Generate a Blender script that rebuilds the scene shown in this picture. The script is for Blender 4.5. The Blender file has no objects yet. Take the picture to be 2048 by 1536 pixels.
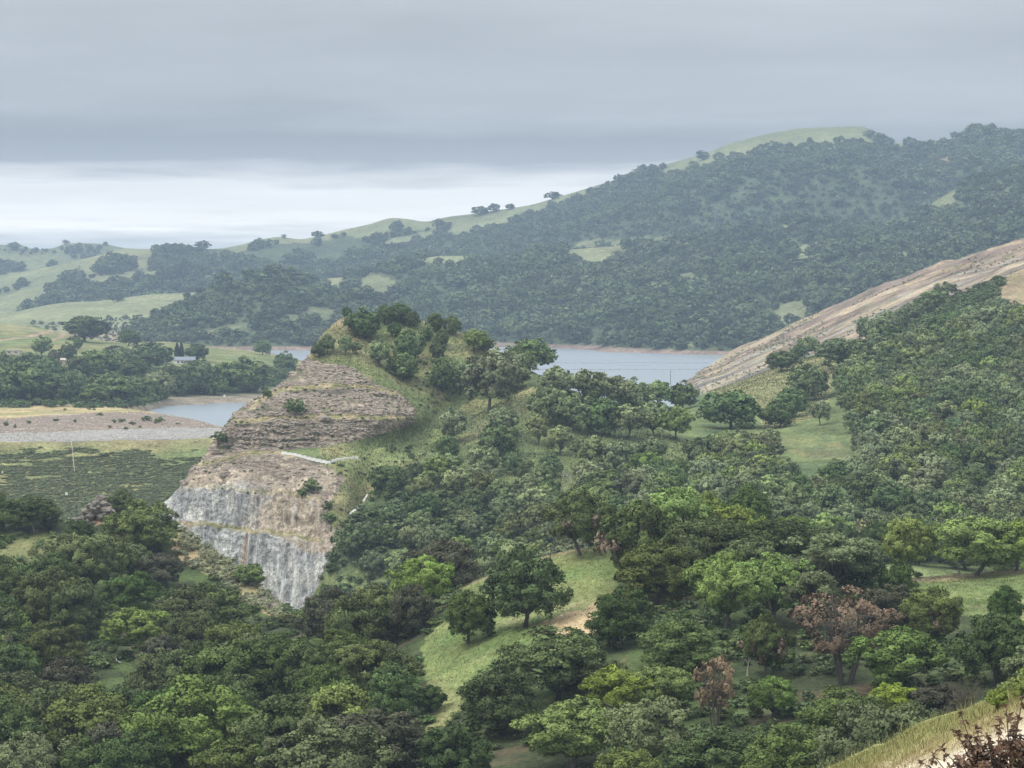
import bpy, math, random
import numpy as np
from mathutils import Vector
from mathutils.bvhtree import BVHTree

# ------------------------------------------------------------------ camera
SC = bpy.context.scene
COL = SC.collection
F = 4818.0          # focal length in pixels of the 2048-wide photograph
CX, HY = 1024.0, 560.0
WATER = -56.0
cam = bpy.data.cameras.new('camera')
cam.sensor_width = 36.0
cam.lens = F / 2048.0 * 36.0
cam.shift_y = -(768.0 - HY) / 2048.0
cam.clip_start = 1.0
cam.clip_end = 40000.0
cam_o = bpy.data.objects.new('camera', cam)
COL.objects.link(cam_o)
cam_o.rotation_euler = (math.radians(90), 0, 0)
SC.camera = cam_o

# ------------------------------------------------------------------ render
SC.view_settings.view_transform = 'Standard'
SC.view_settings.look = 'None'
SC.view_settings.gamma = 1.0
SC.view_settings.exposure = 0.0
SC.cycles.use_denoising = True
SC.cycles.max_bounces = 4
SC.cycles.diffuse_bounces = 3
SC.cycles.glossy_bounces = 2
SC.cycles.transmission_bounces = 2
SC.cycles.volume_bounces = 0
SC.cycles.caustics_reflective = False
SC.cycles.caustics_refractive = False

# ------------------------------------------------------------------ sky and sun
SUN_EL, SUN_AZ = math.radians(52), math.radians(-115)   # azimuth from +Y, clockwise
world = bpy.data.worlds.new('World')
SC.world = world
world.use_nodes = True
wt = world.node_tree
wt.nodes.clear()
def wn(t): return wt.nodes.new(t)
out = wn('ShaderNodeOutputWorld')
sky = wn('ShaderNodeTexSky'); sky.sky_type = 'NISHITA'; sky.sun_disc = False
sky.sun_elevation = SUN_EL; sky.sun_rotation = SUN_AZ
sky.dust_density = 3.0
bg1 = wn('ShaderNodeBackground'); bg1.inputs[1].default_value = 0.10
wt.links.new(sky.outputs[0], bg1.inputs[0])
tc = wn('ShaderNodeTexCoord')
sep = wn('ShaderNodeSeparateXYZ'); wt.links.new(tc.outputs['Generated'], sep.inputs[0])
def wmath(op, a, b=None, c=None):
    n = wn('ShaderNodeMath'); n.operation = op
    for i, v in enumerate((a, b, c)):
        if v is None: continue
        if isinstance(v, (int, float)): n.inputs[i].default_value = v
        else: wt.links.new(v, n.inputs[i])
    return n.outputs[0]
zpos = wmath('MAXIMUM', sep.outputs[2], 0.0)
# stratus deck: noise on a cloud plane overhead, so it goes on the same way round the whole sky
den = wmath('ADD', zpos, 0.045)
cxn = wmath('DIVIDE', sep.outputs[0], den)
cyn = wmath('DIVIDE', sep.outputs[1], den)
cmb = wn('ShaderNodeCombineXYZ')
wt.links.new(cxn, cmb.inputs[0]); wt.links.new(cyn, cmb.inputs[1])
def wnoise(scale, detail, rough, vec, off=0.0):
    mp = wn('ShaderNodeMapping'); mp.inputs['Location'].default_value = (off, off * .7, off * .3)
    wt.links.new(vec, mp.inputs[0])
    n = wn('ShaderNodeTexNoise'); n.inputs['Scale'].default_value = scale
    n.inputs['Detail'].default_value = detail; n.inputs['Roughness'].default_value = rough
    wt.links.new(mp.outputs[0], n.inputs['Vector'])
    return n.outputs[0]
n1 = wnoise(0.30, 4, 0.55, cmb.outputs[0], 3.1)
n2 = wnoise(1.1, 5, 0.6, cmb.outputs[0], 11.0)
# the base of the deck ends near the horizon and lets brighter air through
warp = wmath('MULTIPLY_ADD', n1, 0.022, -0.011)
warp2 = wmath('MULTIPLY_ADD', n2, 0.020, -0.010)
zz = wmath('ADD', wmath('ADD', zpos, warp), warp2)
ramp = wn('ShaderNodeValToRGB')
wt.links.new(wmath('MULTIPLY', zz, 8.0), ramp.inputs[0])
el = ramp.color_ramp.elements
stops = [(0.00, (0.78, 0.84, 0.87)), (0.014 * 8, (0.84, 0.90, 0.92)), (0.026 * 8, (1.36, 1.34, 1.28)), (0.0385 * 8, (1.24, 1.23, 1.19)),
         (0.0480 * 8, (0.47, 0.475, 0.48)), (0.058 * 8, (0.35, 0.36, 0.37)), (0.072 * 8, (0.475, 0.49, 0.495)),
         (0.092 * 8, (0.455, 0.475, 0.49)), (0.115 * 8, (0.45, 0.475, 0.495))]
while len(el) < len(stops): el.new(0.5)
for e, (p, c) in zip(el, stops):
    e.position = p; e.color = (*c, 1)
# an overcast dome is about three times as bright overhead as low down (CIE overcast sky)
lift = wmath('MULTIPLY_ADD', wmath('MAXIMUM', wmath('SUBTRACT', zpos, 0.10), 0.0), 3.2, 1.0)
mott = wmath('MULTIPLY', wmath('MULTIPLY_ADD', n2, 0.42, 0.79), wmath('MULTIPLY_ADD', n1, 0.5, 0.75))
gain = wmath('MULTIPLY', lift, mott)
vm = wn('ShaderNodeVectorMath'); vm.operation = 'SCALE'
wt.links.new(ramp.outputs[0], vm.inputs[0]); wt.links.new(gain, vm.inputs['Scale'])
bg2 = wn('ShaderNodeBackground'); bg2.inputs[1].default_value = 1.0
wt.links.new(vm.outputs[0], bg2.inputs[0])
mixs = wn('ShaderNodeMixShader'); mixs.inputs[0].default_value = 0.93
wt.links.new(bg1.outputs[0], mixs.inputs[1]); wt.links.new(bg2.outputs[0], mixs.inputs[2])
wt.links.new(mixs.outputs[0], out.inputs[0])

sun = bpy.data.lights.new('sun', 'SUN')
sun.energy = 1.5; sun.angle = math.radians(12); sun.color = (1.0, 0.96, 0.90)
sun_o = bpy.data.objects.new('sun', sun); COL.objects.link(sun_o)
sdir = Vector((math.sin(SUN_AZ) * math.cos(SUN_EL), math.cos(SUN_AZ) * math.cos(SUN_EL), math.sin(SUN_EL)))
sun_o.rotation_euler = sdir.to_track_quat('Z', 'Y').to_euler()
SC.view_settings.exposure = 0.42

# ------------------------------------------------------------------ helpers
rng = np.random.default_rng(7)
random.seed(7)
def unproj(px, py, D):
    return np.stack([(px - CX) / F * D, D + 0 * px, (HY - py) / F * D], -1)
def proj(p):
    p = np.asarray(p, float)
    return CX + F * p[..., 0] / p[..., 1], HY - F * p[..., 2] / p[..., 1]

def _hash(ix, iy, seed):
    h = (ix.astype(np.int64) * 374761393 + iy.astype(np.int64) * 668265263 + seed * 974634777) & 0xffffffff
    h = ((h ^ (h >> 13)) * 1274126177) & 0xffffffff
    h = (h ^ (h >> 16)) & 0xffff
    return h / 65535.0
def vnoise(x, y, seed=0):
    x = np.asarray(x, float); y = np.asarray(y, float)
    ix, iy = np.floor(x), np.floor(y)
    fx, fy = x - ix, y - iy
    fx = fx * fx * (3 - 2 * fx); fy = fy * fy * (3 - 2 * fy)
    ix = ix.astype(np.int64); iy = iy.astype(np.int64)
    a = _hash(ix, iy, seed); b = _hash(ix + 1, iy, seed); c = _hash(ix, iy + 1, seed); d = _hash(ix + 1, iy + 1, seed)
    return (a * (1 - fx) + b * fx) * (1 - fy) + (c * (1 - fx) + d * fx) * fy
def fbm(x, y, seed=0, octv=4, gain=0.5):
    s = 0; a = 1; t = 0
    for i in range(octv):
        s = s + a * vnoise(x * 2 ** i, y * 2 ** i, seed + i * 17); t += a; a *= gain
    return s / t
def smooth(e0, e1, x):
    t = np.clip((x - e0) / (e1 - e0), 0, 1)
    return t * t * (3 - 2 * t)
def inpoly(px, py, poly):
    px = np.asarray(px, float); py = np.asarray(py, float)
    r = np.zeros(np.broadcast(px, py).shape, bool)
    n = len(poly); j = n - 1
    for i in range(n):
        xi, yi = poly[i]; xj, yj = poly[j]
        c = ((yi > py) != (yj > py)) & (px < (xj - xi) * (py - yi) / (yj - yi + 1e-12) + xi)
        r ^= c; j = i
    return r
def softpoly(px, py, poly, jit=6, scale=14, seed=0):
    jx = (fbm(px / scale, py / scale, seed, 3) - .5) * 4 * jit
    jy = (fbm(px / scale, py / scale, seed + 99, 3) - .5) * 3 * jit
    return inpoly(px + jx, py + jy, poly).astype(float)
def pchip(xk, yk, x):
    """monotone cubic through knots; yk may be (R,) or (R, N) with x (M,)"""
    xk = np.asarray(xk, float); yk = np.asarray(yk, float)
    one = yk.ndim == 1
    if one: yk = yk[:, None]
    h = np.diff(xk)[:, None]; d = np.diff(yk, axis=0) / h
    m = np.zeros_like(yk)
    if len(xk) > 2:
        w1 = 2 * h[1:] + h[:-1]; w2 = h[1:] + 2 * h[:-1]
        same = d[:-1] * d[1:] > 0
        with np.errstate(divide='ignore', invalid='ignore'):
            mm = (w1 + w2) / (w1 / d[:-1] + w2 / d[1:])
        m[1:-1] = np.where(same, mm, 0)
    m[0] = d[0]; m[-1] = d[-1]
    i = np.clip(np.searchsorted(xk, x, side='right') - 1, 0, len(xk) - 2)
    t = ((x - xk[i]) / (xk[i + 1] - xk[i]))[:, None]; hh = (xk[i + 1] - xk[i])[:, None]
    y = ((2 * t**3 - 3 * t**2 + 1) * yk[i] + (t**3 - 2 * t**2 + t) * hh * m[i]
         + (-2 * t**3 + 3 * t**2) * yk[i + 1] + (t**3 - t**2) * hh * m[i + 1])
    return y[:, 0] if one else y

def make_mesh(name, verts, faces, loop_total=None, mats=(), cols=None, normals=None, smooth_shade=True, fattrs=None):
    """faces: (n,k) int array"""
    me = bpy.data.meshes.new(name)
    verts = np.asarray(verts, np.float32); faces = np.asarray(faces, np.int32)
    nf, k = faces.shape
    me.vertices.add(len(verts)); me.vertices.foreach_set('co', verts.ravel())
    me.loops.add(nf * k); me.loops.foreach_set('vertex_index', faces.ravel())
    me.polygons.add(nf)
    me.polygons.foreach_set('loop_start', np.arange(nf, dtype=np.int32) * k)
    me.polygons.foreach_set('loop_total', np.full(nf, k, np.int32))
    me.polygons.foreach_set('use_smooth', np.full(nf, smooth_shade, bool))
    for nm, c in (cols or {}).items():
        at = me.attributes.new(nm, 'FLOAT_COLOR', 'POINT')
        c4 = np.ones((len(verts), 4), np.float32); c4[:, :3] = c
        at.data.foreach_set('color', c4.ravel())
    for nm, c in (fattrs or {}).items():
        at = me.attributes.new(nm, 'FLOAT', 'POINT')
        at.data.foreach_set('value', np.asarray(c, np.float32).ravel())
    me.update(calc_edges=True)
    for m in mats: me.materials.append(m)
    if normals is not None:
        me.normals_split_custom_set_from_vertices(np.asarray(normals, np.float32).tolist())
    return me
def link(name, me, parent=None, **props):
    o = bpy.data.objects.new(name, me); COL.objects.link(o)
    if parent is not None: o.parent = parent
    for k, v in props.items(): o[k] = v
    return o

class MB:
    """collects boxes and tubes into one mesh"""
    def __init__(s): s.v = []; s.f = []; s.n = 0
    def add(s, v, f):
        s.v.append(np.asarray(v, float)); s.f += [[i + s.n for i in q] for q in f]; s.n += len(v)
    def box(s, c, d, rz=0.0, taper=1.0):
        x, y, z = [q / 2 for q in d]
        v = np.array([[-x, -y, -z], [x, -y, -z], [x, y, -z], [-x, y, -z], [-x * taper, -y * taper, z], [x * taper, -y * taper, z], [x * taper, y * taper, z], [-x * taper, y * taper, z]])
        cs, sn = math.cos(rz), math.sin(rz)
        v = v @ np.array([[cs, sn, 0], [-sn, cs, 0], [0, 0, 1]]) + np.array(c)
        s.add(v, [[0, 3, 2, 1], [4, 5, 6, 7], [0, 1, 5, 4], [1, 2, 6, 5], [2, 3, 7, 6], [3, 0, 4, 7]])
    def tube(s, pts, rad, sides=6):
        pts = np.asarray(pts, float); n = len(pts)
        rad = np.broadcast_to(rad, (n,))
        rings = []
        up = np.array([0.31, 0.17, 0.93])
        for i in range(n):
            t = pts[min(i + 1, n - 1)] - pts[max(i - 1, 0)]
            t = t / (np.linalg.norm(t) + 1e-9)
            a = np.cross(t, up if abs(t @ up) < .95 else np.array([1, 0, 0.])); a /= np.linalg.norm(a) + 1e-9
            b = np.cross(t, a)
            ang = np.arange(sides) / sides * 2 * math.pi
            rings.append(pts[i] + rad[i] * (np.cos(ang)[:, None] * a + np.sin(ang)[:, None] * b))
        v = np.concatenate(rings)
        f = []
        for i in range(n - 1):
            for k in range(sides):
                k2 = (k + 1) % sides
                f.append([i * sides + k, i * sides + k2, (i + 1) * sides + k2, (i + 1) * sides + k])
        s.add(v, f)
    def mesh(s, name, mat, smooth_shade=False):
        return make_mesh(name, np.concatenate(s.v), np.array(s.f), mats=[mat], smooth_shade=smooth_shade)

# ------------------------------------------------------------------ materials
def new_mat(name):
    m = bpy.data.materials.new(name); m.use_nodes = True
    nt = m.node_tree; nt.nodes.clear()
    o = nt.nodes.new('ShaderNodeOutputMaterial')
    return m, nt, o
def nmath(nt, op, a, b=None, c=None, clamp=False):
    n = nt.nodes.new('ShaderNodeMath'); n.operation = op; n.use_clamp = clamp
    for i, v in enumerate((a, b, c)):
        if v is None: continue
        if isinstance(v, (int, float)): n.inputs[i].default_value = v
        else: nt.links.new(v, n.inputs[i])
    return n.outputs[0]
def nnoise(nt, vec, scale, detail=4, rough=0.55, stretch=None):
    if stretch is not None:
        mp = nt.nodes.new('ShaderNodeMapping'); mp.inputs['Scale'].default_value = stretch
        nt.links.new(vec, mp.inputs[0]); vec = mp.outputs[0]
    n = nt.nodes.new('ShaderNodeTexNoise'); n.inputs['Scale'].default_value = scale
    n.inputs['Detail'].default_value = detail; n.inputs['Roughness'].default_value = rough
    nt.links.new(vec, n.inputs['Vector'])
    return n.outputs[0]
def nmix(nt, fac, a, b, mode='MIX'):
    n = nt.nodes.new('ShaderNodeMix'); n.data_type = 'RGBA'; n.blend_type = mode
    for s, v in ((0, fac), (6, a), (7, b)):
        if isinstance(v, (int, float)): n.inputs[s].default_value = v
        elif isinstance(v, tuple): n.inputs[s].default_value = (*v, 1)
        else: nt.links.new(v, n.inputs[s])
    return n.outputs[2]

def terrain_mat(name, fine, coarse, bump, contrast=0.55):
    """colour from the 'col' attribute, broken up by tufts and soil at two sizes; 'rock' turns on strata and stains"""
    m, nt, o = new_mat(name)
    geo = nt.nodes.new('ShaderNodeNewGeometry'); P = geo.outputs['Position']
    at = nt.nodes.new('ShaderNodeAttribute'); at.attribute_name = 'col'
    ro = nt.nodes.new('ShaderNodeAttribute'); ro.attribute_name = 'rock'
    st = nt.nodes.new('ShaderNodeAttribute'); st.attribute_name = 'stain'
    a = nnoise(nt, P, fine, 3, 0.65); b = nnoise(nt, P, coarse, 4, 0.6); c = nnoise(nt, P, fine * 3.1, 2, 0.6)
    v = nmath(nt, 'MULTIPLY_ADD', a, contrast * 2.6, 1 - contrast * 1.3)
    v = nmath(nt, 'MULTIPLY', v, nmath(nt, 'MULTIPLY_ADD', b, contrast * 2.2, 1 - contrast * 1.1))
    v = nmath(nt, 'MULTIPLY', v, nmath(nt, 'MULTIPLY_ADD', c, contrast * 2.0, 1 - contrast * 1.0))
    v = nmath(nt, 'MAXIMUM', v, 0.25)
    sc = nt.nodes.new('ShaderNodeVectorMath'); sc.operation = 'SCALE'
    nt.links.new(at.outputs['Color'], sc.inputs[0]); nt.links.new(v, sc.inputs['Scale'])
    colr = sc.outputs[0]
    # straw flecks
    k = nnoise(nt, P, coarse * 3, 3, 0.7)
    kk = nmath(nt, 'MULTIPLY', nmath(nt, 'MULTIPLY_ADD', k, 5, -2.7, True), 0.22)
    straw = nmix(nt, kk, colr, (0.30, 0.25, 0.12))
    colr = nmix(nt, ro.outputs['Fac'], straw, colr)
    # rock: cracks, blocks, vertical wash streaks
    vo = nt.nodes.new('ShaderNodeTexVoronoi'); vo.feature = 'DISTANCE_TO_EDGE'; vo.inputs['Scale'].default_value = 0.33
    mpv = nt.nodes.new('ShaderNodeMapping'); mpv.inputs['Scale'].default_value = (1, 1, .7); nt.links.new(P, mpv.inputs[0])
    wv = nt.nodes.new('ShaderNodeVectorMath'); wv.operation = 'ADD'
    nz = nt.nodes.new('ShaderNodeTexNoise'); nz.inputs['Scale'].default_value = .5; nz.inputs['Detail'].default_value = 4; nt.links.new(P, nz.inputs['Vector'])
    wsc = nt.nodes.new('ShaderNodeVectorMath'); wsc.operation = 'SCALE'; wsc.inputs['Scale'].default_value = 6.0
    nt.links.new(nz.outputs[1], wsc.inputs[0]); nt.links.new(mpv.outputs[0], wv.inputs[0]); nt.links.new(wsc.outputs[0], wv.inputs[1])
    nt.links.new(wv.outputs[0], vo.inputs['Vector'])
    crack = nmath(nt, 'MULTIPLY_ADD', vo.outputs['Distance'], -7.0, 1.0, True)
    dark = nmath(nt, 'MULTIPLY', nmath(nt, 'MULTIPLY', crack, ro.outputs['Fac']), 0.16)
    colr = nmix(nt, dark, colr, (0.06, 0.06, 0.062))
    gr1 = nnoise(nt, P, 1.0, 5, 0.7, (1.6, 0.8, 0.22)); gr2 = nnoise(nt, P, 1.0, 4, 0.7, (0.5, 0.4, 0.9))
    grain = nmath(nt, 'MULTIPLY_ADD', gr1, 2.2, nmath(nt, 'MULTIPLY_ADD', gr2, 1.2, -1.7))
    gscale = nmath(nt, 'MULTIPLY_ADD', nmath(nt, 'MULTIPLY', ro.outputs['Fac'], 0.85), grain, 1.0)
    gsc = nt.nodes.new('ShaderNodeVectorMath'); gsc.operation = 'SCALE'; nt.links.new(colr, gsc.inputs[0]); nt.links.new(nmath(nt, 'MAXIMUM', gscale, 0.3), gsc.inputs['Scale'])
    colr = gsc.outputs[0]
    s1 = nnoise(nt, P, 1.0, 3, 0.6, (0.9, 0.25, 0.035))
    sm = nmath(nt, 'MULTIPLY', nmath(nt, 'MULTIPLY_ADD', s1, 7.0, -3.85, True), st.outputs['Fac'])
    colr = nmix(nt, nmath(nt, 'MULTIPLY', sm, 0.85), colr, (0.66, 0.66, 0.64))
    s2 = nnoise(nt, P, 1.0, 3, 0.6, (0.55, 0.2, 0.03))
    sd = nmath(nt, 'MULTIPLY', nmath(nt, 'MULTIPLY_ADD', s2, -6.0, 2.5, True), st.outputs['Fac'])
    colr = nmix(nt, nmath(nt, 'MULTIPLY', sd, 0.5), colr, (0.16, 0.16, 0.16))
    bs = nt.nodes.new('ShaderNodeBsdfPrincipled')
    bs.inputs['Roughness'].default_value = 0.95; bs.inputs['Specular IOR Level'].default_value = 0.1
    nt.links.new(colr, bs.inputs['Base Color'])
    bmp = nt.nodes.new('ShaderNodeBump'); bmp.inputs['Strength'].default_value = bump; bmp.inputs['Distance'].default_value = 1.0 / fine
    hh = nmath(nt, 'MULTIPLY_ADD', a, 0.6, nmath(nt, 'MULTIPLY', c, 0.4))
    hh = nmath(nt, 'SUBTRACT', hh, nmath(nt, 'MULTIPLY', ro.outputs['Fac'], nmath(nt, 'MULTIPLY_ADD', gr1, -1.2, nmath(nt, 'MULTIPLY', crack, 0.15))))
    nt.links.new(hh, bmp.inputs['Height']); nt.links.new(bmp.outputs[0], bs.inputs['Normal'])
    nt.links.new(bs.outputs[0], o.inputs[0])
    return m

def leaf_mat(name, c, var=0.35, trans=0.12, hue=0.484, patch=0.0):
    m, nt, o = new_mat(name)
    at = nt.nodes.new('ShaderNodeAttribute'); at.attribute_name = 'tint'
    oi = nt.nodes.new('ShaderNodeObjectInfo')
    v = nmath(nt, 'MULTIPLY_ADD', at.outputs['Fac'], var * 2, 1 - var)
    v = nmath(nt, 'MULTIPLY', v, nmath(nt, 'MULTIPLY_ADD', oi.outputs['Random'], 0.46, 0.77))
    if patch:      # stands of lighter and darker kinds across a far hillside
        geo = nt.nodes.new('ShaderNodeNewGeometry')
        pn = nnoise(nt, geo.outputs['Position'], 0.009, 4, 0.6)
        v = nmath(nt, 'MULTIPLY', v, nmath(nt, 'MULTIPLY_ADD', pn, patch * 4, 1 - patch * 2))
    hs = nt.nodes.new('ShaderNodeHueSaturation')
    hs.inputs['Color'].default_value = (*c, 1)
    r2 = nmath(nt, 'FRACT', nmath(nt, 'MULTIPLY', oi.outputs['Random'], 37.7))
    nt.links.new(nmath(nt, 'MULTIPLY_ADD', r2, 0.036, hue - 0.018), hs.inputs['Hue'])
    r3 = nmath(nt, 'FRACT', nmath(nt, 'MULTIPLY', oi.outputs['Random'], 91.3))
    nt.links.new(nmath(nt, 'MULTIPLY_ADD', r3, 0.25, 0.90), hs.inputs['Saturation'])
    nt.links.new(v, hs.inputs['Value'])
    bs = nt.nodes.new('ShaderNodeBsdfPrincipled')
    bs.inputs['Roughness'].default_value = 0.7; bs.inputs['Specular IOR Level'].default_value = 0.06
    nt.links.new(hs.outputs[0], bs.inputs['Base Color'])
    tr = nt.nodes.new('ShaderNodeBsdfTranslucent'); nt.links.new(hs.outputs[0], tr.inputs[0])
    mx = nt.nodes.new('ShaderNodeMixShader'); mx.inputs[0].default_value = trans
    nt.links.new(bs.outputs[0], mx.inputs[1]); nt.links.new(tr.outputs[0], mx.inputs[2])
    nt.links.new(mx.outputs[0], o.inputs[0])
    return m
def plain_mat(name, c, rough=0.8, nscale=2.0, var=0.25, spec=0.2, bump=0.0):
    m, nt, o = new_mat(name)
    tcn = nt.nodes.new('ShaderNodeTexCoord')
    n = nnoise(nt, tcn.outputs['Object'], nscale, 4, 0.6)
    v = nmath(nt, 'MULTIPLY_ADD', n, var * 2, 1 - var)
    sc = nt.nodes.new('ShaderNodeVectorMath'); sc.operation = 'SCALE'
    sc.inputs[0].default_value = c; nt.links.new(v, sc.inputs['Scale'])
    bs = nt.nodes.new('ShaderNodeBsdfPrincipled')
    bs.inputs['Roughness'].default_value = rough; bs.inputs['Specular IOR Level'].default_value = spec
    nt.links.new(sc.outputs[0], bs.inputs['Base Color'])
    if bump:
        bmp = nt.nodes.new('ShaderNodeBump'); bmp.inputs['Strength'].default_value = bump; bmp.inputs['Distance'].default_value = 1 / nscale
        nt.links.new(n, bmp.inputs['Height']); nt.links.new(bmp.outputs[0], bs.inputs['Normal'])
    nt.links.new(bs.outputs[0], o.inputs[0])
    return m
T_FAR = terrain_mat('far_hill_ground', 0.12, 0.012, 0.7, 0.6)
T_MID = terrain_mat('hillside_ground', 0.9, 0.09, 0.8, 0.85)
T_NEAR = terrain_mat('near_hill_ground', 1.8, 0.16, 0.7, 0.65)
T_BANK = terrain_mat('bank_ground', 6.0, 0.5, 0.6, 0.4)
LEAF = {
    'V': leaf_mat('leaf_fresh_green', (0.188, 0.258, 0.088), 0.40),
    'G': leaf_mat('leaf_grey_green', (0.198, 0.250, 0.120), 0.38),
    'D': leaf_mat('leaf_dark_green', (0.122, 0.176, 0.072), 0.42),
    'O': leaf_mat('leaf_olive', (0.165, 0.192, 0.080), 0.42),
    'B': leaf_mat('leaf_grey_brown', (0.118, 0.122, 0.074), 0.46, hue=0.495),
    'Vn': leaf_mat('leaf_bright_green_oak', (0.168, 0.246, 0.062), 0.44),
    'Gn': leaf_mat('leaf_grey_green_oak', (0.145, 0.186, 0.080), 0.42),
    'Dn': leaf_mat('leaf_dark_green_oak', (0.086, 0.132, 0.045), 0.48),
    'On': leaf_mat('leaf_olive_oak', (0.116, 0.148, 0.055), 0.44, hue=0.492),
    'Bn': leaf_mat('leaf_grey_brown_oak', (0.105, 0.105, 0.064), 0.46, hue=0.495),
    'X': leaf_mat('leaf_dead_brown', (0.225, 0.165, 0.115), 0.45, 0.1, hue=0.508),
    'F': leaf_mat('leaf_far_oak', (0.122, 0.162, 0.080), 0.44, patch=0.38),
    'S': leaf_mat('leaf_sage', (0.29, 0.31, 0.19), 0.35),
    'T': leaf_mat('leaf_thicket', (0.205, 0.245, 0.130), 0.34),
    'C': leaf_mat('leaf_cypress', (0.035, 0.052, 0.033), 0.3, 0.05),
    'R': leaf_mat('leaf_russet', (0.190, 0.120, 0.092), 0.5, 0.05, hue=0.5),
}
BARK = plain_mat('bark_grey', (0.115, 0.10, 0.085), 0.9, 6, 0.4)
BARK_D = plain_mat('bark_dark', (0.055, 0.047, 0.04), 0.9, 6, 0.4)
BARK_P = plain_mat('bark_bleached', (0.42, 0.40, 0.36), 0.85, 6, 0.25)

# ------------------------------------------------------------------ terrain
def zrow(pts, z):           # row given as (px, D) lying at height z
    return [(p, HY - z * F / D, D) for p, D in pts]

class Layer:
    def __init__(s, name, rows, px0, px1, nu, nv, noise=None, back=(60, 25), warpD=None, skirt=(15, 12), reproj=False):
        s.name = name
        PX = np.linspace(px0, px1, nu)
        py = np.stack([pchip([r[0] for r in row], [r[1] for r in row], PX) for row in rows])
        dd = np.stack([pchip([r[0] for r in row], [r[2] for r in row], PX) for row in rows])
        v = np.linspace(0, len(rows) - 1, nv)
        k = np.arange(len(rows))
        PY = pchip(k, py, v); DD = pchip(k, dd, v)
        PXX = np.broadcast_to(PX, PY.shape).copy()
        if warpD is not None: DD = DD + warpD(PXX, PY)
        s.PX, s.PY = PXX, PY
        s.V = np.broadcast_to(v[:, None], PY.shape)
        X, Y, Z = np.moveaxis(unproj(PXX, PY, DD), -1, 0)
        if noise is not None:
            Z = Z + noise(PXX, PY, X, Y)
            if reproj: s.PX, s.PY = proj(np.stack([X, Y, Z], -1))
        # far side of the hill falls away, near foot goes down
        bd, bz = back
        bx, by, bzs = [], [], []
        for t in (0.12, 0.35, 0.7, 1.0, 1.4):
            kx = (Y[-1] + bd * t) / Y[-1]
            bx.append(X[-1] * kx); by.append(Y[-1] + bd * t)
            bzs.append(Z[-1] - bz * t ** 1.6)
        kx = (Y[0] - skirt[0]) / Y[0]
        s.X = np.concatenate([(X[0] * kx)[None], X, np.stack(bx)])
        s.Y = np.concatenate([(Y[0] - skirt[0])[None], Y, np.stack(by)])
        s.Z = np.concatenate([(Z[0] - skirt[1])[None], Z, np.stack(bzs)])
        s.nu, s.nv = nu, nv + 6
        s.n_back = 5
    def full(s, a, fill=None):
        """extend a visible-grid array to the skirt and the far side"""
        return np.concatenate([a[:1], a] + [a[-1:]] * 5)
    def quads(s):
        i = np.arange(s.nv - 1)[:, None] * s.nu + np.arange(s.nu - 1)[None]
        return np.stack([i, i + 1, i + s.nu + 1, i + s.nu], -1).reshape(-1, 4)
    def verts(s): return np.stack([s.X, s.Y, s.Z], -1).reshape(-1, 3)
    def build(s, mat, col, rock=None, stain=None, splits=None, prop=None):
        V = s.verts(); Q = s.quads()
        C = s.full(col).reshape(-1, 3)
        fa = {}
        fa['rock'] = s.full(rock).ravel() if rock is not None else np.zeros(len(V))
        fa['stain'] = s.full(stain).ravel() if stain is not None else np.zeros(len(V))
        s.bvh = BVHTree.FromPolygons(V.tolist(), Q.tolist())
        objs = []
        if splits is None:
            me = make_mesh(s.name, V, Q, mats=[mat], cols={'col': C}, fattrs=fa)
            objs.append(link(s.name, me, kind='structure'))
        else:
            nm, mask = splits
            mq = s.full(mask).ravel()[Q].mean(1) > .5
            for n_, sel in ((s.name, ~mq), (nm, mq)):
                q = Q[sel]; u, inv = np.unique(q, return_inverse=True)
                me = make_mesh(n_, V[u], inv.reshape(q.shape), mats=[mat], cols={'col': C[u]}, fattrs={k: a[u] for k, a in fa.items()})
                objs.append(link(n_, me, kind='structure'))
        s.objs = objs
        return objs
    def hit(s, px, py):
        """ground point under a pixel of the photograph"""
        d = Vector(((px - CX) / F, 1.0, (HY - py) / F)).normalized()
        h = s.bvh.ray_cast(Vector((0, 0, 0)), d)
        return h[0]
    def drop(s, x, y):
        h = s.bvh.ray_cast(Vector((x, y, 900)), Vector((0, 0, -1)))
        return h[0].z if h[0] is not None else None
    def sample(s, n, rg):
        """random ground points, even over the visible surface; returns world points and pixel coords"""
        sl = slice(1, s.nv - 5)
        P = np.stack([s.X, s.Y, s.Z], -1)[sl]
        a = P[1:, :-1] - P[:-1, :-1]; b = P[:-1, 1:] - P[:-1, :-1]
        area = np.linalg.norm(np.cross(a, b), axis=-1)
        s.area = area.sum()
        cdf = np.cumsum(area.ravel()); cdf /= cdf[-1]
        idx = np.searchsorted(cdf, rg.random(n))
        j, i = np.unravel_index(np.minimum(idx, area.size - 1), area.shape)
        u = rg.random(n)[:, None]; w = rg.random(n)[:, None]
        p = (P[j, i] * (1 - u) + P[j, i + 1] * u) * (1 - w) + (P[j + 1, i] * (1 - u) + P[j + 1, i + 1] * u) * w
        qx = s.PX[j, i] + (s.PX[j, np.minimum(i + 1, s.nu - 1)] - s.PX[j, i]) * u[:, 0]
        qy = s.PY[j, i] * (1 - w[:, 0]) + s.PY[j + 1, i] * w[:, 0]
        return p, qx, qy

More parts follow.
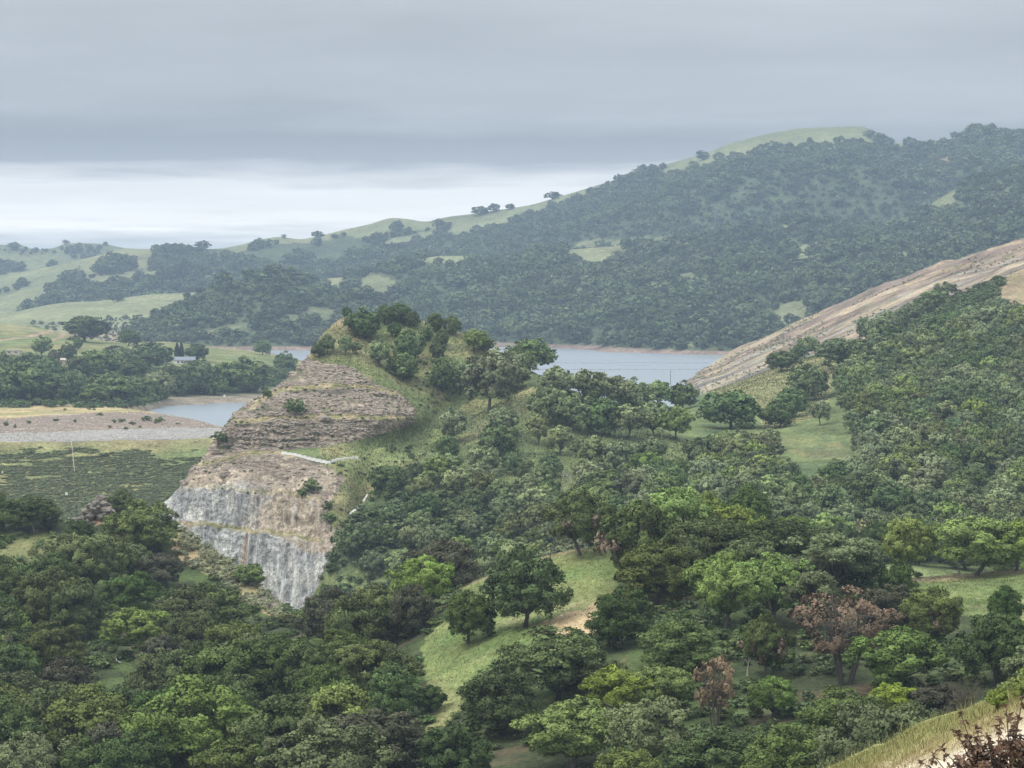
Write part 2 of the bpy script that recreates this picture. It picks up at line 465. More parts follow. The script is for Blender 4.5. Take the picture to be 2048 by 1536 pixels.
def C3(*c): return np.array(c, float)
G_FRESH = C3(0.160, 0.195, 0.078); G_YEL = C3(0.255, 0.235, 0.105); G_DARK = C3(0.075, 0.105, 0.045)
STRAW = C3(0.42, 0.34, 0.20); SOIL = C3(0.27, 0.20, 0.13); FAR_G = C3(0.205, 0.220, 0.110); FAR_F = C3(0.085, 0.108, 0.055)
def lerp(a, b, t):
    t = np.asarray(t)[..., None]
    return a * (1 - t) + b * t
def mix_grass(PX, PY, X, Y, s1, s2, seed, a=G_FRESH, b=G_YEL, c=STRAW, amt=0.25):
    n = fbm(X / s1, Y / s1, seed, 4); m = fbm(X / s2, Y / s2, seed + 5, 3)
    col = lerp(a, b, smooth(.3, .75, n))
    return lerp(col, c, amt * smooth(.58, .8, m))
def vis(L): return L.X[1:L.nv - 5], L.Y[1:L.nv - 5], L.Z[1:L.nv - 5]

# base ground far below the hills, out to the horizon
g = 3400.0
gm = make_mesh('ground', [(-g, -200, -96), (g, -200, -96), (g, 5200, -96), (-g, 5200, -96)], np.array([[0, 1, 2, 3]]), mats=[T_FAR],
               cols={'col': np.tile(FAR_G, (4, 1))})
link('ground', gm, kind='structure')

def hn(a, s, seed, oct_=4):
    return lambda PX, PY, X, Y: (fbm(X / s, Y / s, seed, oct_) - .5) * 2 * a

# --- farthest rolling hills
FARL = Layer('rolling_hills', [
    [(-200, 585, 4350), (200, 580, 4350), (600, 570, 4350), (1000, 560, 4350)],
    [(-200, 530, 4480), (200, 530, 4480), (600, 520, 4480), (1000, 520, 4480)],
    [(-200, 488, 4600), (0, 486, 4600), (40, 488, 4600), (75, 499, 4600), (108, 496, 4600), (130, 489, 4600), (150, 488, 4600), (210, 490, 4600),
     (250, 496, 4650), (300, 497, 4650), (380, 496, 4680), (430, 499, 4680), (600, 500, 4680), (1000, 505, 4680)]], -200, 1000, 240, 60, hn(5, 160, 11), back=(220, 90))
FARL.build(T_FAR, mix_grass(FARL.PX, FARL.PY, *vis(FARL)[:2], 120, 300, 3, FAR_G, FAR_G * 1.12, STRAW, .1))
HILL2 = Layer('grass_hill', [
    [(-200, 600, 3900), (150, 580, 3900), (320, 570, 3900)],
    [(-200, 550, 4050), (150, 545, 4050), (320, 545, 4050)],
    [(-200, 513, 4200), (0, 504, 4200), (30, 507, 4200), (60, 511, 4200), (92, 508, 4200), (115, 512, 4200), (145, 523, 4200), (200, 545, 4200), (320, 560, 4200)]],
    -200, 320, 120, 50, hn(3, 120, 12), back=(350, 150))
HILL2.build(T_FAR, mix_grass(HILL2.PX, HILL2.PY, *vis(HILL2)[:2], 120, 300, 4, FAR_G * 1.05, FAR_G * 1.2, STRAW, .1))
# --- the mountain with the skyline ridge
RIDGE = [(-200, 585, 3500), (0, 553, 3500), (60, 541, 3500), (110, 531, 3500), (150, 522, 3500), (200, 510, 3520), (260, 498, 3550), (300, 498, 3560), (345, 496, 3560),
         (385, 497, 3560), (425, 498, 3560), (480, 490, 3580), (520, 479, 3600), (560, 474, 3600), (600, 478, 3600), (640, 471, 3600), (690, 459, 3600), (740, 448, 3620),
         (785, 436, 3650), (815, 438, 3650), (850, 443, 3650), (900, 433, 3650), (935, 429, 3650), (960, 425, 3640), (1060, 410, 3600), (1110, 396, 3600), (1200, 369, 3560),
         (1320, 332, 3500), (1420, 303, 3480), (1450, 291, 3470), (1500, 276, 3460), (1560, 263, 3450), (1600, 257, 3450), (1680, 254, 3440), (1722, 253, 3440), (1745, 262, 3430),
         (1768, 277, 3420), (1800, 286, 3400), (1835, 283, 3400), (1870, 280, 3400), (1895, 283, 3390), (1925, 268, 3370), (1960, 262, 3350), (2048, 268, 3330), (2250, 262, 3300)]
MTN = Layer('mountain', [
    [(p, max(600, y + 140), 2750) for p, y, d in RIDGE[::3]] + [(2260, 520, 2750)],
    [(p, y + 85, d - 430) for p, y, d in RIDGE[::3]] + [(2260, 400, 2900)],
    [(p, y + 34, d - 170) for p, y, d in RIDGE[::2]] + [(2260, 300, 3130)],
    RIDGE], -200, 2250, 620, 130, lambda PX, PY, X, Y: ((fbm(X / 210, Y / 210, 21, 4) - .5) * 26 - np.abs(fbm(X / 330 + Y / 900, Y / 700, 22, 3) - .5) * 85 + 9) * smooth(10, 90, PY - pchip([r[0] for r in RIDGE], [r[1] for r in RIDGE], PX[0])[None]),
    back=(500, 220), reproj=True)
ridge_y = lambda px: np.interp(px, [r[0] for r in RIDGE], [r[1] for r in RIDGE])
GRASS_MTN = [
    [(880, 470), (900, 455), (935, 430), (1100, 398), (1195, 371), (1160, 398), (1120, 405), (1095, 425), (1060, 428), (1020, 440), (1000, 452), (960, 470), (890, 480)],
    [(730, 505), (780, 478), (830, 468), (880, 458), (880, 466), (800, 490)],
    [(-200, 620), (-200, 500), (300, 500), (310, 515), (270, 522), (180, 535), (195, 552), (120, 570), (0, 600)],
    [(690, 470), (730, 450), (760, 440), (850, 441), (935, 428), (930, 438), (860, 460), (790, 458), (780, 470), (730, 480)],
    [(1420, 320), (1480, 306), (1420, 330), (1350, 345), (1320, 345), (1340, 330)],
    [(1130, 505), (1170, 480), (1400, 470), (1400, 482)],
    [(1850, 345), (1915, 298), (1925, 300), (1870, 345)],
    [(1215, 412), (1250, 380), (1345, 335), (1300, 360), (1262, 385), (1235, 402)],
]
def mtn_grass(px, py):
    T = np.interp(px, [-200, 300, 302, 440, 470, 560, 600, 640, 760, 790, 900, 1100, 1200, 1330, 1350, 1420, 1450, 1500, 1560, 1620, 1700, 1745, 1768, 1800, 1895, 1915, 2250],
                  [90, 90, 2, 2, 12, 14, 8, 12, 15, 22, 16, 20, 13, 6, 12, 18, 30, 36, 36, 36, 38, 28, 3, 10, 8, 0, 0])
    m = (py - ridge_y(px)) < T + (fbm(px / 12, py / 12, 5, 2) - .5) * 8
    for i, p in enumerate(GRASS_MTN): m = m | (softpoly(px, py, p, 3, 9, 40 + i) > .5)
    return m
gmask = mtn_grass(MTN.PX, MTN.PY).astype(float)
base = mix_grass(MTN.PX, MTN.PY, *vis(MTN)[:2], 90, 260, 6, FAR_G, FAR_G * 1.15, STRAW, .15)
mcol = lerp(np.broadcast_to(FAR_F, base.shape), base, gmask)
mcol = lerp(mcol, SOIL * 1.1, softpoly(MTN.PX, MTN.PY, [(1850, 345), (1870, 325), (1915, 298), (1918, 305), (1875, 345)], 2, 6, 3))
MTN.build(T_FAR, mcol)
# --- lower grass ridges on the left side of the mountain
RB = Layer('grass_ridge', [
    [(-200, 690, 2850), (200, 660, 2850), (540, 640, 2850)],
    [(-200, 640, 2950), (200, 600, 2950), (540, 605, 2950)],
    [(-200, 622, 3100), (0, 591, 3100), (65, 574, 3100), (130, 564, 3100), (220, 554, 3100), (280, 546, 3100), (345, 537, 3100), (420, 546, 3080), (540, 575, 3050)]],
    -200, 540, 170, 60, hn(4, 90, 31), back=(200, 90))
RB_GRASS = [(-200, 700), (-200, 560), (130, 560), (350, 528), (345, 545), (240, 560), (225, 575), (160, 565), (105, 570), (100, 590), (60, 612), (0, 640)]
b_ = mix_grass(RB.PX, RB.PY, *vis(RB)[:2], 90, 260, 8, FAR_G, FAR_G * 1.15, STRAW, .15)
RB.build(T_FAR, lerp(np.broadcast_to(FAR_F, b_.shape), b_, softpoly(RB.PX, RB.PY, RB_GRASS, 2, 9, 3)))
RC = Layer('grass_slope', [
    zrow([(-200, 1960), (300, 1960), (560, 1960)], -60),
    [(-200, 690, 2150), (200, 680, 2150), (560, 670, 2150)],
    [(-200, 665, 2420), (200, 632, 2420), (560, 640, 2420)],
    [(-200, 656, 2700), (0, 633, 2700), (50, 619, 2700), (110, 607, 2700), (220, 599, 2700), (300, 588, 2700), (350, 586, 2700), (400, 584, 2700), (450, 592, 2680), (560, 610, 2650)]],
    -200, 560, 200, 90, hn(4, 110, 33), back=(250, 90))
b_ = mix_grass(RC.PX, RC.PY, *vis(RC)[:2], 60, 200, 9, FAR_G * 1.05, FAR_G * 1.25, STRAW, .2)
RC.build(T_FAR, lerp(b_, SOIL * 1.2, smooth(-46, -52, vis(RC)[2])))
# --- long forested slope above the far shore
SLOPE_RIDGE = [(500, 600, 2650), (560, 578, 2600), (630, 559, 2600), (700, 553, 2600), (750, 541, 2600), (800, 529, 2600), (840, 518, 2600), (890, 512, 2600), (940, 513, 2600), (980, 525, 2600),
               (1050, 516, 2600), (1130, 501, 2600), (1180, 496, 2600), (1260, 490, 2600), (1400, 479, 2600), (1450, 471, 2600), (1540, 453, 2600), (1600, 437, 2600), (1640, 446, 2590),
               (1740, 463, 2560), (1830, 426, 2550), (1920, 374, 2530), (2000, 347, 2500), (2250, 300, 2480)]
slope_y = lambda px: np.interp(px, [r[0] for r in SLOPE_RIDGE], [r[1] for r in SLOPE_RIDGE])
SLOPE = Layer('forested_slope', [
    zrow([(500, 1960), (620, 1950), (1100, 1880), (1300, 1840), (1430, 1790), (1700, 1750), (2250, 1700)], -58),
    zrow([(500, 1975), (620, 1965), (1100, 1895), (1300, 1855), (1430, 1805), (1700, 1765), (2250, 1720)], -53.2),
    [(500, 668, 2100), (800, 660, 2100), (1100, 652, 2060), (1400, 640, 2000), (1700, 600, 1980), (2000, 540, 1960), (2250, 500, 1940)],
    [(500, 632, 2350), (800, 600, 2350), (1100, 580, 2320), (1400, 555, 2290), (1700, 530, 2260), (2000, 450, 2240), (2250, 400, 2220)],
    SLOPE_RIDGE], 500, 2250, 480, 170,
    lambda PX, PY, X, Y: ((fbm(X / 130, Y / 150, 41, 4) - .5) * 20 - np.abs(fbm(X / 190 + Y / 500, Y / 480, 42, 3) - .5) * 60 + 7) * smooth(5, 70, PY - slope_y(PX)) * smooth(712, 670, PY), back=(250, 90), reproj=True)
GRASS_SLOPE = [
    [(800, 535), (840, 517), (890, 508), (950, 511), (955, 525), (900, 530), (880, 528), (830, 530)],
    [(620, 565), (640, 552), (700, 548), (690, 570), (660, 580), (640, 575)],
    [(690, 600), (740, 545), (790, 560), (800, 580), (770, 600), (720, 605)],
    [(1120, 520), (1130, 498), (1260, 488), (1250, 510), (1190, 535), (1150, 520)],
    [(1290, 485), (1400, 476), (1390, 482), (1330, 495)],
    [(1470, 475), (1540, 452), (1545, 462), (1500, 475)],
    [(1745, 465), (1800, 440), (1832, 424), (1820, 440), (1815, 462), (1760, 462)],
    [(1838, 408), (1918, 373), (1922, 392), (1910, 412), (1860, 408)],
    [(1560, 530), (1590, 515), (1605, 490), (1640, 500), (1600, 535)],
    [(1500, 470), (1570, 450), (1620, 430), (1600, 445), (1560, 465)],
    [(1800, 505), (1830, 495), (1835, 525), (1800, 530)],
]
def slope_grass(px, py):
    m = np.zeros(np.shape(px), bool)
    for i, p in enumerate(GRASS_SLOPE): m = m | (softpoly(px, py, p, 3, 8, 60 + i) > .5)
    return m
b_ = mix_grass(SLOPE.PX, SLOPE.PY, *vis(SLOPE)[:2], 70, 200, 10, FAR_G, FAR_G * 1.15, STRAW, .15)
sg = slope_grass(SLOPE.PX, SLOPE.PY).astype(float)
thin = smooth(.57, .7, fbm(vis(SLOPE)[0] / 55, vis(SLOPE)[1] / 80, 77, 3)) * .6
scol = lerp(np.broadcast_to(FAR_F, b_.shape), b_, np.maximum(sg, thin))
shore = smooth(-52.6, -53.6, vis(SLOPE)[2])
scol = lerp(scol, C3(0.27, 0.20, 0.16), shore)
SLOPE.build(T_FAR, scol)
# --- forested spur standing out into the lake
SPUR_R = [(225, 700, 2150), (250, 684, 2150), (270, 664, 2150), (330, 622, 2150), (380, 594, 2150), (430, 569, 2150), (480, 563, 2150), (545, 554, 2150), (570, 552, 2150), (600, 558, 2150),
          (640, 577, 2150), (680, 592, 2150), (720, 590, 2150), (760, 604, 2150), (800, 644, 2150), (850, 695, 2120)]
SPUR = Layer('forested_spur', [
    zrow([(225, 1915), (520, 1915), (850, 1930)], -58),
    zrow([(225, 1930), (520, 1930), (850, 1945)], -53.2),
    [(225, 697, 1980), (330, 672, 1990), (540, 650, 1990), (700, 660, 1990), (850, 697, 1975)],
    [(225, 699, 2060), (330, 645, 2070), (540, 600, 2070), (700, 620, 2070), (850, 696, 2050)],
    SPUR_R], 225, 850, 220, 110, hn(5, 70, 51), back=(160, 90))
scol = np.broadcast_to(FAR_F, SPUR.PX.shape + (3,)).copy()
scol = lerp(scol, FAR_G * .8, smooth(.6, .72, fbm(vis(SPUR)[0] / 40, vis(SPUR)[1] / 60, 78, 3)) * .7)
scol = lerp(scol, C3(0.27, 0.20, 0.16), smooth(-52.6, -53.6, vis(SPUR)[2]))
SPUR.build(T_FAR, scol)

# --- the lake
mw, ntw, ow = new_mat('lake_water')
gw = ntw.nodes.new('ShaderNodeNewGeometry')
w1 = nnoise(ntw, gw.outputs['Position'], 0.6, 3, 0.6, (0.35, 1, 1)); w2 = nnoise(ntw, gw.outputs['Position'], 0.02, 3, 0.5, (0.5, 1.6, 1))
bw = ntw.nodes.new('ShaderNodeBsdfPrincipled')
bw.inputs['Base Color'].default_value = (0.25, 0.285, 0.31, 1)
ntw.links.new(nmath(ntw, 'MULTIPLY_ADD', w2, 0.24, 0.20), bw.inputs['Roughness'])
bw.inputs['IOR'].default_value = 1.333
bpw = ntw.nodes.new('ShaderNodeBump'); bpw.inputs['Strength'].default_value = 0.5; bpw.inputs['Distance'].default_value = 0.4
ntw.links.new(w1, bpw.inputs['Height']); ntw.links.new(bpw.outputs[0], bw.inputs['Normal'])
ntw.links.new(bw.outputs[0], ow.inputs[0])
link('lake', make_mesh('lake', [(-900, 836, WATER), (1000, 836, WATER), (1000, 2010, WATER), (-900, 2010, WATER)], np.array([[0, 1, 2, 3]]), mats=[mw]), kind='structure')

# --- peninsula with the house
PEN = Layer('peninsula', [
    zrow([(-200, 965), (200, 965), (265, 985), (330, 1062), (420, 1082), (560, 1108), (720, 1185)], -58),
    [(-200, 814, 975), (200, 814, 978), (250, 812, 995), (300, 806, 1045), (330, 802, 1076), (420, 801, 1096), (560, 796, 1126), (720, 785, 1205)],
    [(-200, 796, 1030), (200, 796, 1035), (300, 791, 1105), (420, 783, 1138), (560, 778, 1175), (720, 768, 1260)],
    [(-200, 730, 1230), (200, 735, 1230), (400, 740, 1260), (560, 742, 1300), (720, 745, 1380)],
    [(-200, 692, 1350), (100, 692, 1370), (250, 702, 1360), (360, 714, 1340), (480, 716, 1360), (560, 720, 1420), (720, 738, 1480)],
    [(-200, 640, 1550), (0, 646, 1550), (60, 652, 1550), (130, 668, 1540), (200, 682, 1500), (250, 686, 1480), (330, 683, 1480), (400, 691, 1480), (480, 698, 1500), (545, 706, 1540), (600, 722, 1600), (720, 748, 1620)]],
    -200, 720, 300, 150, hn(1.0, 30, 61), back=(120, 45))
b_ = mix_grass(PEN.PX, PEN.PY, *vis(PEN)[:2], 25, 80, 12, G_FRESH * 1.05, G_YEL * .95, STRAW, .4)
def road(px, py, pts, w):
    """mask of a track through pixel points"""
    d = np.full(np.shape(px), 1e9)
    for (x0, y0), (x1, y1) in zip(pts[:-1], pts[1:]):
        vx, vy = x1 - x0, (y1 - y0) * 3
        t = np.clip(((px - x0) * vx + (py - y0) * 3 * vy) / (vx * vx + vy * vy), 0, 1)
        d = np.minimum(d, np.hypot(px - x0 - t * vx, (py - y0) * 3 - t * vy))
    return smooth(w, w * .5, d)
rd = np.maximum(road(PEN.PX, PEN.PY, [(-100, 688), (0, 680), (50, 674), (95, 664), (112, 659), (90, 654), (40, 648)], 9), road(PEN.PX, PEN.PY, [(112, 660), (130, 668), (118, 676), (95, 684)], 7))
b_ = lerp(b_, SOIL * 1.3, rd)
b_ = lerp(b_, G_DARK, smooth(728, 745, PEN.PY) * .85)
b_ = lerp(b_, C3(0.29, 0.24, 0.18), smooth(-53.0, -54.6, vis(PEN)[2]))
b_ = lerp(b_, C3(0.40, 0.32, 0.18), smooth(806, 812, PEN.PY) * smooth(300, 260, PEN.PX))
PEN.build(T_MID, b_)

# --- embankment dam: grassy downstream face, rock-covered crest, dry flat beyond
DAM = Layer('dam_embankment', [
    [(-200, 1075, 680), (200, 1070, 680), (350, 1050, 682), (560, 1010, 690)],
    [(-200, 980, 712), (200, 978, 712), (350, 965, 716), (560, 950, 725)],
    [(-200, 885, 745), (200, 883, 745), (430, 877, 755), (560, 872, 765)],
    [(-200, 881, 752), (200, 879, 752), (430, 873, 764), (560, 869, 775)],
    [(-200, 868, 775), (0, 868, 775), (200, 862, 790), (300, 858, 800), (430, 857, 815), (560, 860, 830)],
    [(-200, 836, 850), (0, 838, 850), (150, 827, 880), (300, 828, 885), (380, 838, 868), (440, 853, 840), (560, 876, 836)],
    [(-200, 813, 985), (0, 814, 980), (200, 815, 980), (270, 819, 955), (330, 830, 900), (400, 844, 868), (450, 858, 843), (560, 878, 838)]],
    -200, 560, 360, 220, lambda PX, PY, X, Y: (fbm(X / 9, Y / 9, 71, 3) - .5) * .9, back=(14, 9))
DX, DY, DZ = vis(DAM)
b_ = mix_grass(DAM.PX, DAM.PY, DX, DY, 14, 40, 14, G_FRESH * 1.05, G_YEL, STRAW, .25)
b_ = lerp(b_, STRAW * .8, smooth(905, 886, DAM.PY) * .35)
stone = C3(0.34, 0.32, 0.29)
vrow = DAM.V
b_ = lerp(b_, stone, smooth(2.0, 2.3, vrow))
b_ = lerp(b_, C3(0.33, 0.27, 0.215), smooth(3.85, 4.15, vrow))
b_ = lerp(b_, C3(0.42, 0.335, 0.18), smooth(4.9, 5.1, vrow) * smooth(360, 280, DAM.PX))
b_ = lerp(b_, C3(0.24, 0.25, 0.10), smooth(.5, .62, fbm(DX / 30, DY / 9, 141, 3)) * smooth(5.0, 5.2, vrow) * .7)
DAM.build(T_MID, b_)

# --- cut slope with strata running up to the right
CUT = Layer('cut_slope', [
    [(1310, 805, 1200), (1500, 795, 1100), (1640, 745, 1050), (1760, 705, 1020), (1900, 645, 1000), (2048, 585, 1000), (2260, 500, 1000)],
    [(1310, 785, 1290), (1360, 775, 1280), (1420, 766, 1240), (1500, 746, 1200), (1640, 708, 1130), (1760, 656, 1100), (1900, 603, 1080), (2000, 561, 1080), (2260, 455, 1080)],
    [(1310, 784, 1300), (1360, 771, 1300), (1420, 752, 1310), (1500, 716, 1300), (1640, 668, 1260), (1760, 615, 1240), (1900, 568, 1220), (2000, 535, 1210), (2260, 444, 1200)],
    [(1310, 786, 1305), (1360, 768, 1320), (1400, 742, 1400), (1440, 712, 1440), (1540, 668, 1430), (1640, 622, 1400), (1700, 598, 1380), (1760, 572, 1370), (1800, 560, 1360), (1862, 534, 1350),
     (1882, 524, 1350), (1960, 505, 1340), (2048, 478, 1330), (2260, 425, 1320)]],
    1310, 2260, 360, 170, lambda PX, PY, X, Y: (fbm(X / 25, Y / 25, 81, 4) - .5) * 2.5 + (fbm((PY + .43 * PX) / 6, PX / 260, 88, 3) - .5) * 3.2 + (fbm((PY + .43 * PX) / 26, PX / 90, 89, 3) - .5) * 2.5, back=(120, 60))
QX, QY, QZ = vis(CUT)
v_ = CUT.V
band = fbm(v_ * 9 + fbm(CUT.PX / 90, v_ * 2, 3, 3) * .8, CUT.PX / 420, 82, 4, .6)
b_ = lerp(np.broadcast_to(C3(0.235, 0.175, 0.125), v_.shape + (3,)), C3(0.41, 0.325, 0.225), smooth(.40, .60, band))
b_ = lerp(b_, C3(0.33, 0.315, 0.29), smooth(.5, .6, fbm(v_ * 13, CUT.PX / 500, 85, 3)) * .8)
b_ = lerp(b_, C3(0.27, 0.20, 0.165), smooth(2.2, 2.7, v_) * .8)
ridg = smooth(.62, .75, fbm(v_ * 24, CUT.PX / 160, 84, 3))
b_ = lerp(b_, C3(0.56, 0.44, 0.25), ridg * .75)
b_ = lerp(b_, C3(0.17, 0.20, 0.10), smooth(.55, .68, fbm(QX / 16, QY / 22, 86, 4)) * smooth(1700, 1450, CUT.PX) * .8 + smooth(.62, .74, fbm(QX / 10, QY / 14, 87, 4)) * .45)
b_ = lerp(b_, C3(0.20, 0.19, 0.165), smooth(1.35, 1.15, v_) * smooth(1680, 1600, CUT.PX))
sd_ = CUT.PY + .43 * CUT.PX
b_ = lerp(b_, C3(0.15, 0.115, 0.085), smooth(.55, .7, fbm(sd_ / 6, CUT.PX / 120, 90, 4)) * .55)
b_ = lerp(b_, C3(0.60, 0.50, 0.34), smooth(.60, .72, fbm(sd_ / 9, CUT.PX / 170, 91, 4)) * .6)
CUT.build(T_MID, b_ * np.array([.86, .83, .80]))

# --- knoll with the rock cut, saddle and the wooded slope beyond
KN_RIDGE = [(230, 1058, 566), (325, 1006, 564), (370, 962, 570), (420, 896, 580), (470, 826, 592), (560, 769, 606), (610, 719, 622), (650, 663, 640), (690, 635, 650), (760, 629, 655), (850, 643, 655),
            (930, 669, 655), (1010, 718, 650), (1060, 739, 650), (1120, 772, 660), (1200, 794, 670), (1280, 814, 700), (1350, 812, 760), (1420, 782, 820), (1500, 757, 860), (1560, 730, 880), (1640, 706, 900),
            (1700, 692, 900), (1760, 666, 900), (1850, 628, 900), (1950, 580, 900), (2048, 538, 900), (2260, 470, 900)]
kn_ridge_y = lambda px: np.interp(px, [r[0] for r in KN_RIDGE], [r[1] for r in KN_RIDGE])
SPURLINE = [(600, 1130), (640, 1100), (690, 1050), (740, 1000), (800, 950), (880, 890), (960, 840), (1040, 790), (1085, 765)]
def spur_y(px): return np.interp(px, [p[0] for p in SPURLINE], [p[1] for p in SPURLINE])
def kn_warp(PX, PY):
    d = spur_y(PX) - PY
    w = smooth(0, 12, d) * smooth(150, 40, d) * smooth(690, 740, PX) * smooth(1090, 1040, PX)
    rr = smooth(0, 14, -1e3 * (1 - inpoly(PX, PY, ROCK_POLY)) + 30)
    low = smooth(955, 975, PY)
    ribs = (fbm(PX / 6, PY / 55, 301, 3) - .5) * 1.3 + (fbm(PX / 20, PY / 90, 302, 3) - .5) * 2.6 + (fbm(PX / 9, PY / 7, 303, 3) - .5) * .9
    ledge = (fbm(PX / 55, PY / 4.5, 304, 3) - .5) * 1.5 + (fbm(PX / 14, PY / 9, 305, 3) - .5) * .9
    return 13 * w + rr * (ribs * low + ledge * (1 - low)) * smooth(0, 12, PY - kn_ridge_y(PX) - 3)
BENCH = [([330, 450, 560, 640], [1047, 1057, 1069, 1083]), ([380, 450, 560, 640], [970, 979, 985, 1001]), ([400, 500, 560, 660, 715], [931, 908, 906, 926, 923]),
         ([470, 540, 700, 820], [846, 838, 835, 838]), ([500, 570, 660, 740, 810], [816, 779, 774, 775, 795])]
ROCK_POLY = [(600, 712), (655, 728), (700, 733), (760, 771), (800, 786), (829, 820), (826, 850), (700, 885), (640, 900), (560, 902), (600, 918), (650, 932), (692, 958), (672, 985), (648, 1030), (664, 1058), (700, 1040),
             (690, 1062), (668, 1100), (640, 1160), (575, 1270), (230, 1270), (230, 1000), (330, 990), (420, 890), (470, 820), (560, 760)]
def kn_noise(PX, PY, X, Y):
    r = inpoly(PX, PY, ROCK_POLY).astype(float)
    n = (fbm(X / 16, Y / 16, 91, 4) - .5) * 2.2 * (1 - r) + r * ((fbm(X / 2.2, PY / 24, 92, 4) - .5) * (.7 + 1.3 * smooth(930, 960, PY)))
    return n * smooth(0, 10, PY - kn_ridge_y(PX) + 4)
KNOLL = Layer('knoll', [
    [(230, 1125, 545), (400, 1155, 538), (580, 1235, 518), (700, 1245, 500), (900, 1210, 480), (1200, 1140, 450), (1500, 1100, 430), (1800, 1140, 420), (2260, 1190, 410)],
    [(230, 1090, 550), (335, 1047, 545), (450, 1059, 537), (560, 1072, 531), (640, 1086, 527), (700, 1100, 520), (900, 1090, 510), (1200, 1050, 490), (1500, 1020, 480), (1800, 1040, 480), (2260, 1060, 480)],
    [(230, 1089, 552), (335, 1045, 549), (450, 1055, 542), (560, 1067, 536), (640, 1081, 531), (700, 1094, 524), (900, 1080, 513), (1200, 1043, 495), (1500, 1012, 486), (1800, 1030, 487), (2260, 1050, 487)],
    [(230, 1075, 556), (330, 1021, 553), (380, 970, 552), (450, 980, 547), (560, 986, 543), (640, 1001, 539), (700, 1030, 535), (800, 1000, 540), (900, 990, 545), (1200, 960, 540), (1500, 950, 540), (1800, 930, 550), (2260, 930, 560)],
    [(230, 1068, 560), (330, 1013, 557), (400, 931, 559), (500, 909, 560), (560, 907, 561), (660, 927, 558), (715, 924, 563), (760, 902, 573), (870, 882, 588), (900, 882, 585), (1000, 880, 580), (1200, 888, 580), (1350, 894, 592), (1500, 876, 610), (1800, 830, 640), (2260, 820, 660)],
    [(230, 1066, 561), (330, 1010, 558), (405, 922, 565), (500, 900, 570), (560, 899, 571), (660, 905, 573), (715, 900, 577), (760, 888, 582), (870, 866, 594), (900, 866, 592), (1000, 866, 586), (1200, 874, 587), (1350, 880, 600), (1500, 864, 625), (1800, 812, 660), (2260, 800, 680)],
    [(230, 1062, 562), (330, 1006, 560), (420, 901, 570), (470, 847, 575), (540, 839, 578), (700, 836, 584), (820, 839, 593), (900, 832, 605), (1000, 812, 605), (1100, 818, 600), (1200, 836, 610), (1300, 852, 630), (1400, 842, 660), (1500, 817, 690), (1650, 780, 740), (1800, 740, 740), (2260, 700, 760)],
    [(230, 1058, 564), (330, 1004, 562), (420, 898, 575), (500, 817, 588), (570, 780, 595), (660, 776, 598), (740, 777, 604), (810, 797, 610), (860, 782, 618), (950, 762, 625), (1080, 782, 612), (1200, 812, 625), (1300, 834, 655), (1400, 820, 700), (1500, 780, 740), (1650, 735, 800), (1800, 692, 800), (2260, 612, 820)],
    KN_RIDGE], 230, 2260, 860, 330, kn_noise, back=(70, 40), warpD=kn_warp)
KX, KY, KZ = vis(KNOLL)
px, py = KNOLL.PX, KNOLL.PY
GRASS_KN = [
    [(600, 735), (650, 660), (690, 630), (760, 625), (850, 640), (930, 665), (1010, 715), (960, 740), (890, 800), (880, 830), (840, 850), (800, 790), (760, 770), (700, 735), (655, 728)],       # knoll top and bowl
    [(640, 905), (700, 885), (826, 850), (900, 850), (940, 800), (1000, 800), (1070, 765), (1088, 770), (1065, 820), (1010, 860), (960, 905), (940, 960), (905, 960), (905, 885), (800, 950), (740, 1000), (690, 1048), (668, 1055), (650, 1030), (672, 985), (692, 958), (650, 930)],  # meadow under the benches and spur crest
    [(1395, 780), (1500, 752), (1560, 735), (1640, 712), (1745, 700), (1725, 732), (1670, 765), (1655, 800), (1640, 835), (1560, 858), (1530, 862), (1508, 800), (1430, 788)],
    [(1540, 872), (1640, 866), (1702, 893), (1692, 918), (1645, 918), (1560, 900)],
]
DIRT_KN = [[(1985, 560), (2048, 530), (2260, 470), (2260, 640), (2048, 620), (1990, 615), (1965, 600)]]
grass = np.zeros(px.shape)
for i, p in enumerate(GRASS_KN): grass = np.maximum(grass, softpoly(px, py, p, 4, 14, 200 + i))
dirt = softpoly(px, py, DIRT_KN[0], 4, 12, 300)
rockm = softpoly(px, py, ROCK_POLY, 3, 10, 310) * (py > kn_ridge_y(px) - 2)
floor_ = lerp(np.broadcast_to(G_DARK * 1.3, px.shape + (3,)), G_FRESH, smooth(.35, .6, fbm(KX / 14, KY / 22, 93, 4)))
gcol = mix_grass(px, py, KX, KY, 12, 30, 94, G_FRESH * .95, G_YEL, STRAW, .35)
gcol = lerp(gcol, STRAW * .9, smooth(60, 0, py - kn_ridge_y(px)) * smooth(760, 660, px) * smooth(.35, .6, fbm(KX / 5, KY / 8, 95, 3)))
gcol = lerp(gcol, C3(0.085, 0.115, 0.06), smooth(.5, .62, fbm(px / 30, py / 13, 96, 4)) * smooth(840, 900, px) * .5)
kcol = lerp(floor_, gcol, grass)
kcol = lerp(kcol, C3(0.235, 0.275, 0.11), softpoly(px, py, [(670, 925), (720, 890), (830, 858), (900, 858), (860, 895), (780, 945), (720, 975), (690, 950)], 3, 12, 334) * .7)
kcol = lerp(kcol, C3(0.33, 0.32, 0.15), softpoly(px, py, GRASS_KN[2], 3, 12, 333) * .65)
kcol = lerp(kcol, C3(0.34, 0.25, 0.16), dirt * (.55 + .45 * fbm(KX / 6, KY / 8, 97, 3)))
